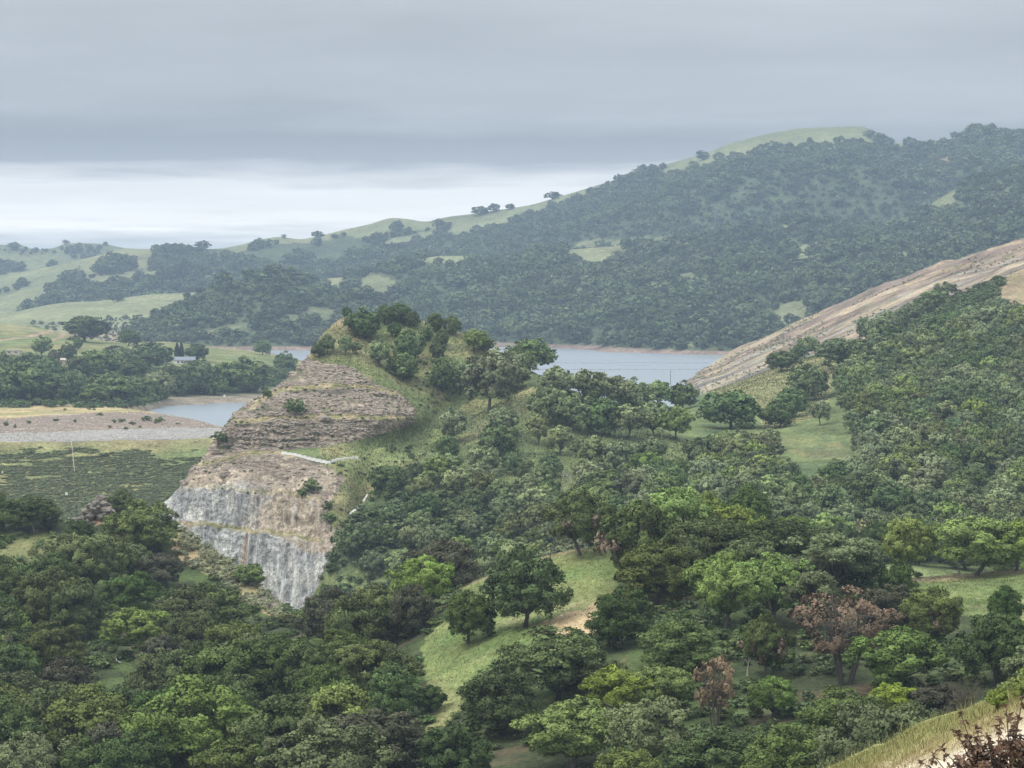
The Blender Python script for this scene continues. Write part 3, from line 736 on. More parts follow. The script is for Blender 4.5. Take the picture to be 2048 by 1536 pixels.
# rock colours: weathered brown above, tan wash, blue-grey fresh rock low down
rk = lerp(np.broadcast_to(C3(0.265, 0.21, 0.16), px.shape + (3,)), C3(0.39, 0.315, 0.235), smooth(.35, .65, fbm(px / 34, py / 7, 98, 4)))
rk = lerp(rk, C3(0.115, 0.095, 0.08), smooth(.52, .66, fbm(px / 22, py / 4.5, 198, 4)) * smooth(920, 890, py) * .55)
tan = smooth(925, 945, py) * smooth(395, 450, px + (py - 950) * .2)
rk = lerp(rk, C3(0.44, 0.36, 0.27), tan * smooth(.25, .6, fbm(px / 26, py / 22, 99, 4)))
gyn = (fbm(px / 22, py / 30, 100, 4) - .5) * 70
grey = np.maximum(smooth(560, 470, px + gyn) * smooth(962, 982, py + gyn * .15 + (px - 400) * .06), smooth(0, 8, py - np.interp(px, [330, 560, 600, 650, 700], [1046, 1068, 1095, 1112, 1110]) + gyn * .12))
grc = lerp(np.broadcast_to(C3(0.335, 0.33, 0.315), px.shape + (3,)), C3(0.52, 0.50, 0.455), smooth(.4, .7, fbm(px / 16, py / 40, 101, 4)))
rk = lerp(rk, grc, grey)
pale = smooth(0, 6, py - np.interp(px, [330, 560, 640], [1049, 1071, 1090])) * smooth(500, 480, px)
rk = lerp(rk, C3(0.55, 0.545, 0.52), pale * .8)
rk = lerp(rk, C3(0.30, 0.19, 0.12), np.exp(-((px - 493 + (py - 1080) * .12) / 6) ** 2) * smooth(1066, 1074, py) * .8)
upper = smooth(935, 905, py)
rk = lerp(rk, C3(0.15, 0.165, 0.08), upper * smooth(.5, .64, fbm(px / 16, py / 5, 102, 4)) * .6)
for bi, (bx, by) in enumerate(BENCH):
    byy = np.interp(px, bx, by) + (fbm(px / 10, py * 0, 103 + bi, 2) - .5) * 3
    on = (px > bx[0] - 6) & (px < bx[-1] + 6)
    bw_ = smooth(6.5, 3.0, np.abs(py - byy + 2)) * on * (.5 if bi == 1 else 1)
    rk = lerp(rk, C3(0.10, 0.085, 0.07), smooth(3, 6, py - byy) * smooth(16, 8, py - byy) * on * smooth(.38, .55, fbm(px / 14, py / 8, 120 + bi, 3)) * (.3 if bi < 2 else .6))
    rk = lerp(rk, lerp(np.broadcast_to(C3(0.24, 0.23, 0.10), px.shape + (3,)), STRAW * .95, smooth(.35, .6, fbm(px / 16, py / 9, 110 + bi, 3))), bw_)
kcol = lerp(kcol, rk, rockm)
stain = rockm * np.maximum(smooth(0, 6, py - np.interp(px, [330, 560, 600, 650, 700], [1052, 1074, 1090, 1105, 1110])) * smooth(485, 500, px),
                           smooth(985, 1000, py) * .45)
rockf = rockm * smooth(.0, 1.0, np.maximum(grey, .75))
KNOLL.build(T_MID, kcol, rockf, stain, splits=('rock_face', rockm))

# --- near hillsides
FG_RIDGE = [(-200, 1062, 395), (0, 1052, 395), (120, 1042, 395), (250, 1037, 395), (340, 1047, 392), (400, 1085, 385), (450, 1117, 378), (520, 1168, 370), (570, 1218, 358), (640, 1242, 335), (760, 1232, 322),
            (860, 1196, 312), (940, 1165, 306), (1080, 1115, 300), (1160, 1097, 298), (1240, 1090, 298), (1400, 1087, 298), (1600, 1107, 298), (1800, 1155, 300), (1900, 1149, 300), (2048, 1138, 300), (2260, 1130, 300)]
fg_ridge_y = lambda q: np.interp(q, [r[0] for r in FG_RIDGE], [r[1] for r in FG_RIDGE])
FG = Layer('near_hillside', [
    [(-200, 1720, 215), (300, 1740, 205), (600, 1740, 196), (900, 1720, 190), (1300, 1720, 182), (1800, 1680, 178), (2260, 1640, 172)],
    [(-200, 1450, 275), (300, 1460, 270), (600, 1440, 255), (870, 1450, 240), (1100, 1440, 232), (1400, 1440, 225), (1700, 1420, 222), (2260, 1380, 215)],
    [(-200, 1280, 320), (300, 1300, 325), (500, 1330, 310), (650, 1340, 290), (840, 1300, 275), (1000, 1280, 265), (1200, 1260, 258), (1500, 1290, 250), (1800, 1290, 250), (2260, 1240, 245)],
    [(-200, 1150, 360), (200, 1150, 370), (350, 1170, 365), (500, 1230, 350), (600, 1270, 325), (760, 1260, 305), (900, 1210, 292), (1050, 1190, 285), (1200, 1170, 280), (1500, 1170, 275), (1800, 1210, 275), (2260, 1180, 275)],
    FG_RIDGE], -200, 2260, 560, 260, lambda PX, PY, X, Y: (fbm(X / 11, Y / 11, 121, 4) - .5) * 1.4 * smooth(0, 30, PY - fg_ridge_y(PX) + 6), back=(45, 28))
HX, HY_, HZ = vis(FG)
px, py = FG.PX, FG.PY
SWATH = [(925, 1168), (1000, 1140), (1080, 1112), (1160, 1094), (1245, 1088), (1240, 1170), (1195, 1245), (1185, 1285), (1100, 1310), (1010, 1330), (960, 1380), (890, 1455), (850, 1470), (868, 1400), (838, 1300), (860, 1260), (905, 1225)]
DRY = [(1075, 1250), (1130, 1225), (1190, 1205), (1200, 1262), (1150, 1290), (1110, 1300), (1070, 1270)]
RKNOB = [(1800, 1158), (1900, 1148), (2260, 1120), (2260, 1240), (2010, 1250), (1900, 1230), (1830, 1190)]
LGRASS = [[(0, 1062), (90, 1060), (120, 1085), (60, 1140), (0, 1150), (-100, 1150), (-100, 1060)], [(170, 1130), (260, 1130), (230, 1180), (190, 1215), (170, 1190)], [(60, 1290), (20, 1340), (80, 1360), (90, 1320)]]
SCRUB = [(345, 1050), (400, 1080), (520, 1160), (575, 1215), (560, 1235), (500, 1225), (440, 1160), (360, 1120), (335, 1080)]
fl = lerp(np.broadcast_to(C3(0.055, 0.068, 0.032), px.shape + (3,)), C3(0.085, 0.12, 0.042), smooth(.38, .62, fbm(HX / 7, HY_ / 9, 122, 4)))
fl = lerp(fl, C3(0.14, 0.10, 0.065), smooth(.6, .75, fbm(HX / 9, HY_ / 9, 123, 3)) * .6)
gr = mix_grass(px, py, HX, HY_, 6, 14, 124, C3(0.150, 0.205, 0.068), C3(0.235, 0.255, 0.10), STRAW, .3)
gr = lerp(gr, C3(0.30, 0.285, 0.13), smooth(1330, 1430, py) * smooth(980, 900, px) * .8)
gr = lerp(gr, C3(0.34, 0.29, 0.15), smooth(10, 2, py - fg_ridge_y(px)) * .8)
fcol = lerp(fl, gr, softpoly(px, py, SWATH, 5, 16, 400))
fcol = lerp(fcol, C3(0.52, 0.39, 0.23), softpoly(px, py, DRY, 4, 14, 401) * .9)
fcol = lerp(fcol, gr * .9, softpoly(px, py, RKNOB, 5, 16, 402))
fcol = lerp(fcol, C3(0.50, 0.40, 0.24), smooth(14, 4, py - fg_ridge_y(px)) * smooth(1780, 1810, px) * smooth(1990, 1920, px))
for i, p in enumerate(LGRASS): fcol = lerp(fcol, gr * .75, softpoly(px, py, p, 5, 16, 403 + i))
sc_ = softpoly(px, py, SCRUB, 3, 12, 410)
fcol = lerp(fcol, lerp(np.broadcast_to(C3(0.48, 0.36, 0.20), px.shape + (3,)), C3(0.28, 0.27, 0.13), smooth(.35, .6, fbm(HX / 5, HY_ / 6, 125, 3))), sc_)
fcol = lerp(fcol, C3(0.34, 0.22, 0.13), softpoly(px, py, [(150, 1035), (200, 1025), (215, 1045), (160, 1055)], 2, 8, 411))
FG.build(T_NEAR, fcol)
# --- bank the camera stands over
BK_RIDGE = [(1480, 1622, 78), (1560, 1583, 76), (1660, 1540, 73), (1760, 1494, 69), (1850, 1452, 66), (1950, 1412, 64), (2048, 1373, 62), (2300, 1275, 58)]
bk_y = lambda q: np.interp(q, [r[0] for r in BK_RIDGE], [r[1] for r in BK_RIDGE])
BANK = Layer('grass_bank', [
    [(1480, 1900, 40), (1800, 1860, 40), (2300, 1800, 38)],
    [(1480, 1700, 55), (1800, 1650, 52), (2300, 1560, 48)],
    BK_RIDGE], 1480, 2300, 160, 90, lambda PX, PY, X, Y: (fbm(X / 2.2, Y / 2.2, 131, 4) - .5) * .35, back=(12, 6), skirt=(20, 10))
px, py = BANK.PX, BANK.PY
BX, BY, _ = vis(BANK)
d = py - bk_y(px)
bc = lerp(np.broadcast_to(C3(0.32, 0.32, 0.125), px.shape + (3,)), C3(0.46, 0.38, 0.20), smooth(15, 60, d + (fbm(BX / 1.5, BY / 1.5, 132, 3) - .5) * 50))
bc = lerp(bc, C3(0.74, 0.65, 0.52), smooth(45, 85, d + (fbm(BX / 1.2, BY / 2.5, 133, 4) - .5) * 70))
BANK.build(T_BANK, bc)

# ------------------------------------------------------------------ plants
def unit(v): return v / (np.linalg.norm(v, axis=-1, keepdims=True) + 1e-9)
def leaf_mesh(name, pos, nrm, size, tint, rg, mat, jit=0.8, asp=1.5):
    """one small folded leaf spray per point, shaded with the direction of its clump"""
    n = len(pos)
    fn = unit(nrm + jit * rg.normal(size=(n, 3)))
    fn = np.where(((fn * nrm).sum(1) < 0)[:, None], -fn, fn)
    a = unit(np.cross(fn, rg.normal(size=(n, 3)))); b = np.cross(fn, a)
    s = (size * np.exp(rg.normal(0, .38, n)))[:, None]
    q = np.stack([pos - a * s * asp * .5, pos - b * s * .5 + fn * s * .12, pos + a * s * asp * .5, pos + b * s * .5 + fn * s * .12], 1).reshape(-1, 3)
    f = np.arange(n * 4).reshape(n, 4)
    vn = np.repeat(unit(nrm + .25 * fn), 4, 0)
    return make_mesh(name, q, f, mats=[mat], normals=vn, fattrs={'tint': np.repeat(tint, 4)})

def tree_proto(seed, style, n_leaf, size, mat):
    """crown 1 unit wide and 1 unit tall over its foot; returns (crown mesh, trunk mesh)"""
    rg = np.random.default_rng(seed)
    P = dict(valley=dict(zlo=.13, lobes=38, r=(.085, .155), fill=6, gap=.10, stems=1),
             live=dict(zlo=.0, lobes=48, r=(.09, .16), fill=10, gap=.05, stems=1),
             dead=dict(zlo=.18, lobes=40, r=(.05, .10), fill=3, gap=.15, stems=6),
             far=dict(zlo=-.04, lobes=18, r=(.13, .22), fill=4, gap=.03, stems=1),
             shrub=dict(zlo=-.05, lobes=11, r=(.17, .26), fill=4, gap=0, stems=1))[style]
    zlo = P['zlo']; cz = zlo + (1 - zlo) * .5; rz = (1 - zlo) * .5
    n = P['lobes']
    ph = rg.uniform(0, 6.28, 4)
    def outline(az): return 1 + .15 * np.sin(2 * az + ph[0]) + .12 * np.sin(3 * az + ph[1]) + .08 * np.sin(5 * az + ph[2])
    # lobes spread evenly over the dome (golden spiral), then jittered
    k = np.arange(n) + .5
    zc = 1 - 1.86 * k / n
    az = k * 2.39996 + rg.normal(0, .35, n)
    zc = np.clip(zc + rg.normal(0, .1, n), -.9, 1)
    rr = np.maximum(np.sqrt(np.maximum(0, 1 - zc ** 2)), np.where(zc < 0, .72, 0))
    R = rg.uniform(*P['r'], n)
    fr = rg.uniform(.66, 1.0, n)
    o = outline(az)
    c = np.stack([(.5 * o - R * .8) * rr * np.cos(az) * fr, (.5 * o - R * .8) * rr * np.sin(az) * fr, cz + (rz - R * .75) * zc * fr * rg.uniform(.85, 1.05, n)], 1)
    keep = rg.random(n) > P['gap']; keep[:3] = True
    c, R = c[keep], R[keep]
    if P['fill']:
        m = P['fill']
        ci = unit(rg.normal(size=(m, 3))) * rg.uniform(.05, .24, m)[:, None]
        ci[:, 2] = cz + ci[:, 2] * 1.2
        c = np.concatenate([c, ci]); R = np.concatenate([R, rg.uniform(.13, .2, m)])
    # small clumps on every lobe
    sub = 9 if style != 'far' else 6
    d = unit(rg.normal(size=(len(c), sub, 3)) + np.array([0, 0, .45]) + .6 * unit(c - np.array([0, 0, cz]))[:, None])
    sc = (c[:, None] + d * R[:, None, None] * rg.uniform(.6, .95, (len(c), sub))[..., None] * np.array([1, 1, .75])).reshape(-1, 3)
    sr = (R[:, None] * rg.uniform(.34, .56, (len(c), sub))).ravel()
    lobe = np.repeat(np.arange(len(c)), sub)
    ctint = np.clip(.5 + 0.20 * rg.normal(size=len(sc)) + .17 * np.repeat(rg.normal(size=len(c)), sub), 0, 1)
    w = sr ** 2; w /= w.sum()
    pick = rg.choice(len(sc), n_leaf, p=w)
    outc = unit(sc - np.array([0, 0, cz - .12]))
    dd = unit(rg.normal(size=(n_leaf, 3)) + .55 * outc[pick] + np.array([0, 0, .3]))
    pos = sc[pick] + dd * (sr[pick] * rg.uniform(.55, 1.12, n_leaf))[:, None] * np.array([1, 1, .85])
    lob_o = unit(pos - c[lobe[pick]])
    nrm = unit(.50 * dd + .40 * lob_o + .30 * outc[pick] + np.array([0, 0, .22]))
    tint = np.clip(ctint[pick] + .07 * rg.normal(size=n_leaf), 0, 1)
    ok = pos[:, 2] > max(zlo - .03, .0)
    crown = leaf_mesh('crown', pos[ok], nrm[ok], size, tint[ok], rg, mat)
    # trunk and limbs
    mb = MB()
    sides = 7 if n_leaf > 5000 else (5 if n_leaf > 1500 else 4)
    tr = .024 if style != 'far' else .04
    fork = rg.uniform(.17, .27)
    if style == 'shrub': fork = .08
    lean = rg.normal(0, .05, 2)
    base = np.array([0, 0, -.08])
    limbs = np.argsort(rg.random(len(c)))[:(18 if n_leaf > 5000 else 9 if n_leaf > 1500 else 5)]
    if P['stems'] == 1:
        fk = np.array([lean[0], lean[1], fork])
        mb.tube([base, base * .3 + np.array([lean[0] * .2, lean[1] * .2, fork * .3]), fk * np.array([.8, .8, .75]), fk], [tr * 1.35, tr * 1.1, tr, tr * .85], sides)
        for i in limbs:
            t = c[i]
            m1 = fk + (t - fk) * .45 + rg.normal(0, .03, 3) + np.array([0, 0, .03])
            mb.tube([fk - np.array([0, 0, .02]), m1, t, t + unit(t - fk) * R[i] * .7], [tr * .62, tr * .42, tr * .24, tr * .08], max(4, sides - 2))
    else:
        for si in range(P['stems']):
            a0 = si / P['stems'] * 6.28 + rg.normal(0, .3)
            foot = base + np.array([math.cos(a0) * .03, math.sin(a0) * .03, 0])
            top = np.array([math.cos(a0) * rg.uniform(.1, .26), math.sin(a0) * rg.uniform(.1, .26), rg.uniform(.75, .95)])
            mid = foot * .5 + top * .5 + np.array([math.cos(a0), math.sin(a0), 0]) * .015 + rg.normal(0, .015, 3)
            mb.tube([foot, mid, top], [tr * .75, tr * .5, tr * .15], sides)
            for i in range(len(c)):
                if i % P['stems'] == si:
                    s0 = foot + (top - foot) * rg.uniform(.35, .85)
                    mb.tube([s0, (s0 + c[i]) / 2 + np.array([0, 0, .03]), c[i]], [tr * .3, tr * .2, tr * .08], 4)
    trunk = mb.mesh('trunk', BARK_D if style in ('live', 'far', 'shrub') else BARK, True)
    return crown, trunk

PROTO = {}
for i in range(5): PROTO['near', 'valley', i] = tree_proto(100 + i, 'valley', 27000, .0150, LEAF['V'])
for i in range(5): PROTO['near', 'live', i] = tree_proto(200 + i, 'live', 30000, .0150, LEAF['D'])
for i in range(3): PROTO['near', 'dead', i] = tree_proto(300 + i, 'dead', 8500, .0155, LEAF['X'])
for i in range(4): PROTO['mid', 'valley', i] = tree_proto(400 + i, 'valley', 6500, .032, LEAF['G'])
for i in range(4): PROTO['mid', 'live', i] = tree_proto(500 + i, 'live', 7000, .032, LEAF['D'])
for i in range(2): PROTO['mid', 'dead', i] = tree_proto(600 + i, 'dead', 900, .045, LEAF['X'])
for i in range(5): PROTO['far', 'live', i] = tree_proto(700 + i, 'far', 900, .075, LEAF['F'])
for i in range(3): PROTO['shrub', 'shrub', i] = tree_proto(800 + i, 'shrub', 520, .085, LEAF['S'])
for i in range(2): PROTO['near', 'shrub', i] = tree_proto(820 + i, 'shrub', 5200, .034, LEAF['D'])
def brown_part(seed):
    rg = np.random.default_rng(seed)
    m = 26
    c = unit(rg.normal(size=(m, 3))) * rg.uniform(.2, .46, m)[:, None]; c[:, 2] = .45 + c[:, 2] * .55
    pk = rg.integers(0, m, 2600); dd = unit(rg.normal(size=(2600, 3)))
    pos = c[pk] + dd * (.085 * rg.uniform(.3, 1.1, 2600))[:, None]
    return leaf_mesh('dried_leaves', pos, unit(dd + unit(c - np.array([0, 0, .4]))[pk] * .7), .023, rg.random(2600), rg, LEAF['X'])
BROWN = [brown_part(900 + i) for i in range(3)]
def snag_mesh(seed, mat, wide=.5):
    rg = np.random.default_rng(seed); mb = MB()
    def grow(p, d, L, r, lev):
        q = p + d * L * .5 + rg.normal(0, .05 * L, 3); e = q + unit(d + rg.normal(0, .25, 3)) * L * .5
        mb.tube([p, q, e], [r, r * .8, r * .5], 6 if lev == 0 else 4)
        if lev < 4:
            for _ in range(3 if lev < 2 else 2):
                s0 = p + (e - p) * rg.uniform(.45, 1.0) if rg.random() < .5 else e
                grow(s0, unit(d * .8 + rg.normal(0, wide, 3) + np.array([0, 0, .15])), L * rg.uniform(.5, .75), r * .48, lev + 1)
    grow(np.array([0, 0, -.05]), unit(np.array([.1, 0, 1.])), .42, .03, 0)
    v = np.concatenate(mb.v)
    return make_mesh('trunk', v, np.array(mb.f), mats=[mat])
SNAG = [snag_mesh(950 + i, BARK_P) for i in range(3)]
BARE = [snag_mesh(960 + i, BARK) for i in range(2)]
def cypress_mesh():
    rg = np.random.default_rng(5); n = 1500
    z = rg.random(n) ** .8; a = rg.uniform(0, 6.28, n)
    r = .5 * np.clip(np.sin(np.pi * np.clip(z, 0, 1) ** .62), 0, 1) ** .8 * rg.uniform(.75, 1.05, n)
    d = np.stack([np.cos(a), np.sin(a), .25 + 0 * a], 1)
    return leaf_mesh('crown', np.stack([r * np.cos(a), r * np.sin(a), z], 1), unit(d), .11, rg.random(n), rg, LEAF['C'])
CYP = cypress_mesh()

KIND = {  # letter: (style, leaf, name, category)
    'V': ('valley', 'V', 'oak_tree', 'oak tree'), 'G': ('valley', 'G', 'oak_tree', 'oak tree'), 'M': ('valley', 'O', 'browning_oak', 'oak tree'),
    'D': ('live', 'D', 'live_oak', 'live oak'), 'O': ('live', 'O', 'live_oak', 'live oak'), 'B': ('live', 'B', 'drying_oak', 'live oak'),
    'X': ('dead', 'X', 'dead_oak', 'dead tree')}
_ctr = {}
def plant(kind, pos, w, h, label, group=None, lod=None, rz=None, variant=None):
    style, leaf, name, cat = KIND[kind]
    if lod is None: lod = 'near' if pos[1] < 430 else 'mid' if pos[1] < 1800 else 'far'
    if lod == 'far': style = 'live'; leaf = 'F'
    opts = [k for k in PROTO if k[0] == lod and k[1] == style]
    n_ = _ctr.get((lod, style), 0); _ctr[lod, style] = n_ + 1
    crown, trunk = PROTO[opts[(n_ if variant is None else variant) % len(opts)]]
    e = bpy.data.objects.new(name, None); COL.objects.link(e)
    e.empty_display_size = .2
    e.location = pos; e.rotation_euler = (0, 0, random.uniform(0, 6.28) if rz is None else rz)
    e.scale = (w, w, h)
    e['label'] = label; e['category'] = cat
    if group: e['group'] = group
    c = link('crown', crown, e); c.material_slots[0].link = 'OBJECT'; c.material_slots[0].material = LEAF.get(leaf + 'n', LEAF[leaf]) if lod == 'near' else LEAF[leaf]
    link('trunk', trunk, e)
    if kind == 'M':
        link('dried_leaves', BROWN[n_ % 3], e, label='brown dried leaves on dying branches')
    return e

SKIP = []
def key(layer, px, top, base, w, kind, label, group=None, **kw):
    """tree whose crown top and foot are read off the photograph, standing on the ground of its layer"""
    for db in (0, 3, 6, 10, 15, 22):
        h = layer.hit(px, base + db)
        if h is not None: break
    if h is None:
        SKIP.append((px, base)); return None
    D = h.y
    hm = (base - top) / F * D; wm = w / F * D
    k_ = 1.15 if D < 430 else 1.1
    return plant(kind, (h.x, h.y, h.z - .02 * hm), wm * k_, hm * 1.05, label, group, **kw)

KEYS = {'FG': [], 'KN': [], 'PEN': []}
def K(zone, layer, px, top, base, w, kind, label, group=None, **kw):
    KEYS[zone].append((px, top, base, w))
    return key(layer, px, top, base, w, kind, label, group, **kw)

# ---- near trees read off the photograph
NEAR = [
    (1162, 975, 1112, 118, 'M', 'bright green oak with a browned lower crown at the head of the grass swath'),
    (1275, 995, 1185, 150, 'M', 'tall oak of mixed brown and green leaves beside the grass swath'),
    (1050, 1098, 1255, 150, 'D', 'dark dense oak with a leaning trunk standing alone in the grass swath'),
    (937, 1178, 1288, 100, 'D', 'smaller dark oak in the grass swath just downhill of the leaning one'),
    (890, 1078, 1185, 125, 'B', 'grey brown thin oak on the crest beside the grass swath'),
    (852, 1066, 1170, 75, 'V', 'bright green oak behind the grey brown one on the crest'),
    (1240, 1178, 1295, 125, 'D', 'ragged dark oak leaning over the dry straw patch'),
    (1115, 1253, 1398, 195, 'D', 'wide spreading oak with a curved trunk below the dry straw patch'),
    (1412, 985, 1090, 88, 'V', 'bright yellow green oak top rising behind the olive oaks'),
    (1500, 972, 1100, 105, 'D', 'almost black green oak standing highest behind the olive oaks'),
    (1425, 1028, 1150, 180, 'O', 'broad olive oak in front of the almost black one'),
    (1572, 1040, 1140, 170, 'D', 'broad deep green oak between the almost black one and the grey green one'),
    (1670, 1062, 1185, 185, 'G', 'broad grey green oak with thin twigs showing on top'),
    (1815, 1028, 1155, 105, 'V', 'upright green oak just behind the dry strip of the grassy crest'),
    (1950, 1033, 1152, 165, 'V', 'spreading oak with a slanting trunk on the grassy crest'),
    (2034, 1034, 1142, 125, 'V', 'spreading oak with an upright trunk beside its slanting neighbour'),
    (1450, 1103, 1255, 150, 'V', 'oak with a pale forked trunk in the middle of the near wood'),
    (1545, 1108, 1245, 150, 'V', 'full green oak beside the pale forked one'),
    (1625, 1138, 1260, 115, 'G', 'green oak between the forked oak and the dead brown one'),
    (1690, 1168, 1368, 190, 'X', 'large dead oak with many fanned stems and brown leaves'),
    (1775, 1168, 1270, 120, 'B', 'half bare grey brown oak behind the large dead one'),
    (1797, 1118, 1210, 65, 'D', 'narrow dark oak at the edge of the dry crest strip'),
    (1862, 1175, 1292, 130, 'M', 'browning oak below the grassy crest'),
    (2012, 1173, 1255, 75, 'D', 'small dark oak above the big round one at the grassy crest'),
    (1995, 1213, 1370, 145, 'D', 'big round dark oak beside the bright grass gap'),
    (1800, 1253, 1385, 185, 'V', 'layered spreading green oak in front of the bright grass gap'),
    (1530, 1228, 1352, 105, 'M', 'oak with whitened dead stems under its crown'),
    (1360, 1238, 1345, 160, 'O', 'broad olive oak below the dry straw patch'),
    (1430, 1308, 1462, 95, 'X', 'narrow dead oak with hanging brown leaves'),
    (1325, 1328, 1440, 125, 'V', 'bright green oak next to the narrow dead one'),
    (1548, 1350, 1440, 105, 'V', 'low green oak in the hollow under the whitened stems'),
    (1690, 1378, 1505, 165, 'O', 'rounded olive oak above the pale grass bank'),
    (1790, 1368, 1470, 125, 'V', 'green oak between the olive and grey brown ones above the grass bank'),
    (1872, 1368, 1460, 135, 'B', 'rounded grey brown oak touching the pale grass bank'),
    (1625, 1462, 1580, 170, 'O', 'pale olive oak at the foot of the pale grass bank'),
    (1540, 1443, 1560, 125, 'D', 'deep green oak beside the pale olive one'),
    (1440, 1463, 1580, 200, 'D', 'very broad deep green oak below the narrow dead one'),
    (1240, 1330, 1450, 150, 'V', 'bright green oak below the wide spreading one'),
    (1145, 1398, 1540, 215, 'V', 'big bright green oak with tufted branches below the wide spreading one'),
    (1250, 1495, 1620, 130, 'V', 'yellow green oak top under the big tufted one'),
    (1000, 1328, 1470, 165, 'D', 'deep green oak on the lower edge of the grass swath'),
    (905, 1448, 1580, 140, 'D', 'deep green oak closing the foot of the grass swath'),
    (660, 1178, 1295, 115, 'B', 'drab oak at the bottom of the rock face'),
    (750, 1163, 1300, 125, 'O', 'olive oak at the upper edge of the swath'),
    (822, 1168, 1275, 85, 'B', 'drab browning oak at the upper edge of the swath'),
    (640, 1278, 1400, 135, 'D', 'deep green oak in the hollow below the drab ones'),
    (735, 1278, 1405, 155, 'O', 'rounded oak in the hollow beside the swath'),
    (785, 1330, 1450, 118, 'D', 'dark rounded oak leaning into the swath'),
    (860, 1368, 1425, 60, 'D', 'small dark oak at the very edge of the swath'),
    (575, 1388, 1560, 200, 'O', 'large olive oak in the hollow'),
    (750, 1418, 1560, 205, 'B', 'large grey oak below the swath'),
    (284, 1000, 1118, 140, 'O', 'broad olive oak beside the boulder outcrop'),
    (225, 966, 1030, 66, 'O', 'bushy oak directly behind the boulder outcrop'),
    (60, 988, 1066, 112, 'O', 'round oak on the crest behind the bleached snag'),
    (-8, 985, 1062, 70, 'D', 'dark oak on the crest beside the round one'),
    (160, 1038, 1082, 62, 'D', 'small dark oak just below the boulder outcrop'),
    (195, 1063, 1195, 125, 'G', 'thin oak with a pale trunk below the boulder outcrop'),
    (128, 1068, 1190, 115, 'G', 'grey green oak beside the thin pale trunked one'),
    (265, 1143, 1235, 105, 'D', 'dark green oak at the edge of the scrub slope'),
    (415, 1168, 1268, 140, 'O', 'wide oak at the foot of the scrub slope'),
    (320, 1103, 1180, 95, 'B', 'grey brown oak at the edge of the scrub slope'),
    (65, 1148, 1270, 110, 'O', 'olive oak in the wood under the crest'),
    (285, 1213, 1315, 140, 'V', 'green oak above the fallen bleached branches'),
    (105, 1243, 1345, 125, 'O', 'olive oak beside the fallen bleached branches'),
    (320, 1268, 1350, 75, 'B', 'grey oak below the green one by the fallen branches'),
    (130, 1318, 1420, 130, 'B', 'grey oak below the fallen bleached branches'),
    (470, 1238, 1350, 135, 'O', 'olive oak in the hollow below the scrub slope'),
    (360, 1303, 1420, 140, 'D', 'dark oak between the hollow and the fallen branches'),
    (130, 1368, 1540, 195, 'D', 'big dark green oak low on the wooded slope'),
    (235, 1368, 1500, 145, 'D', 'dark green oak beside the big pale one'),
    (385, 1358, 1560, 250, 'V', 'biggest pale green oak low on the wooded slope'),
    (560, 1268, 1400, 165, 'D', 'broad dark green oak in the middle of the hollow'),
    (470, 1470, 1620, 180, 'O', 'olive oak under the biggest pale green one'),
    (60, 1470, 1620, 160, 'G', 'grey green oak under the big dark one'),
]
for t in NEAR:
    o = K('FG', FG, *t)
    if 'directly behind the boulder' in t[5]: o.location += Vector((0.5, 6.0, -.8))

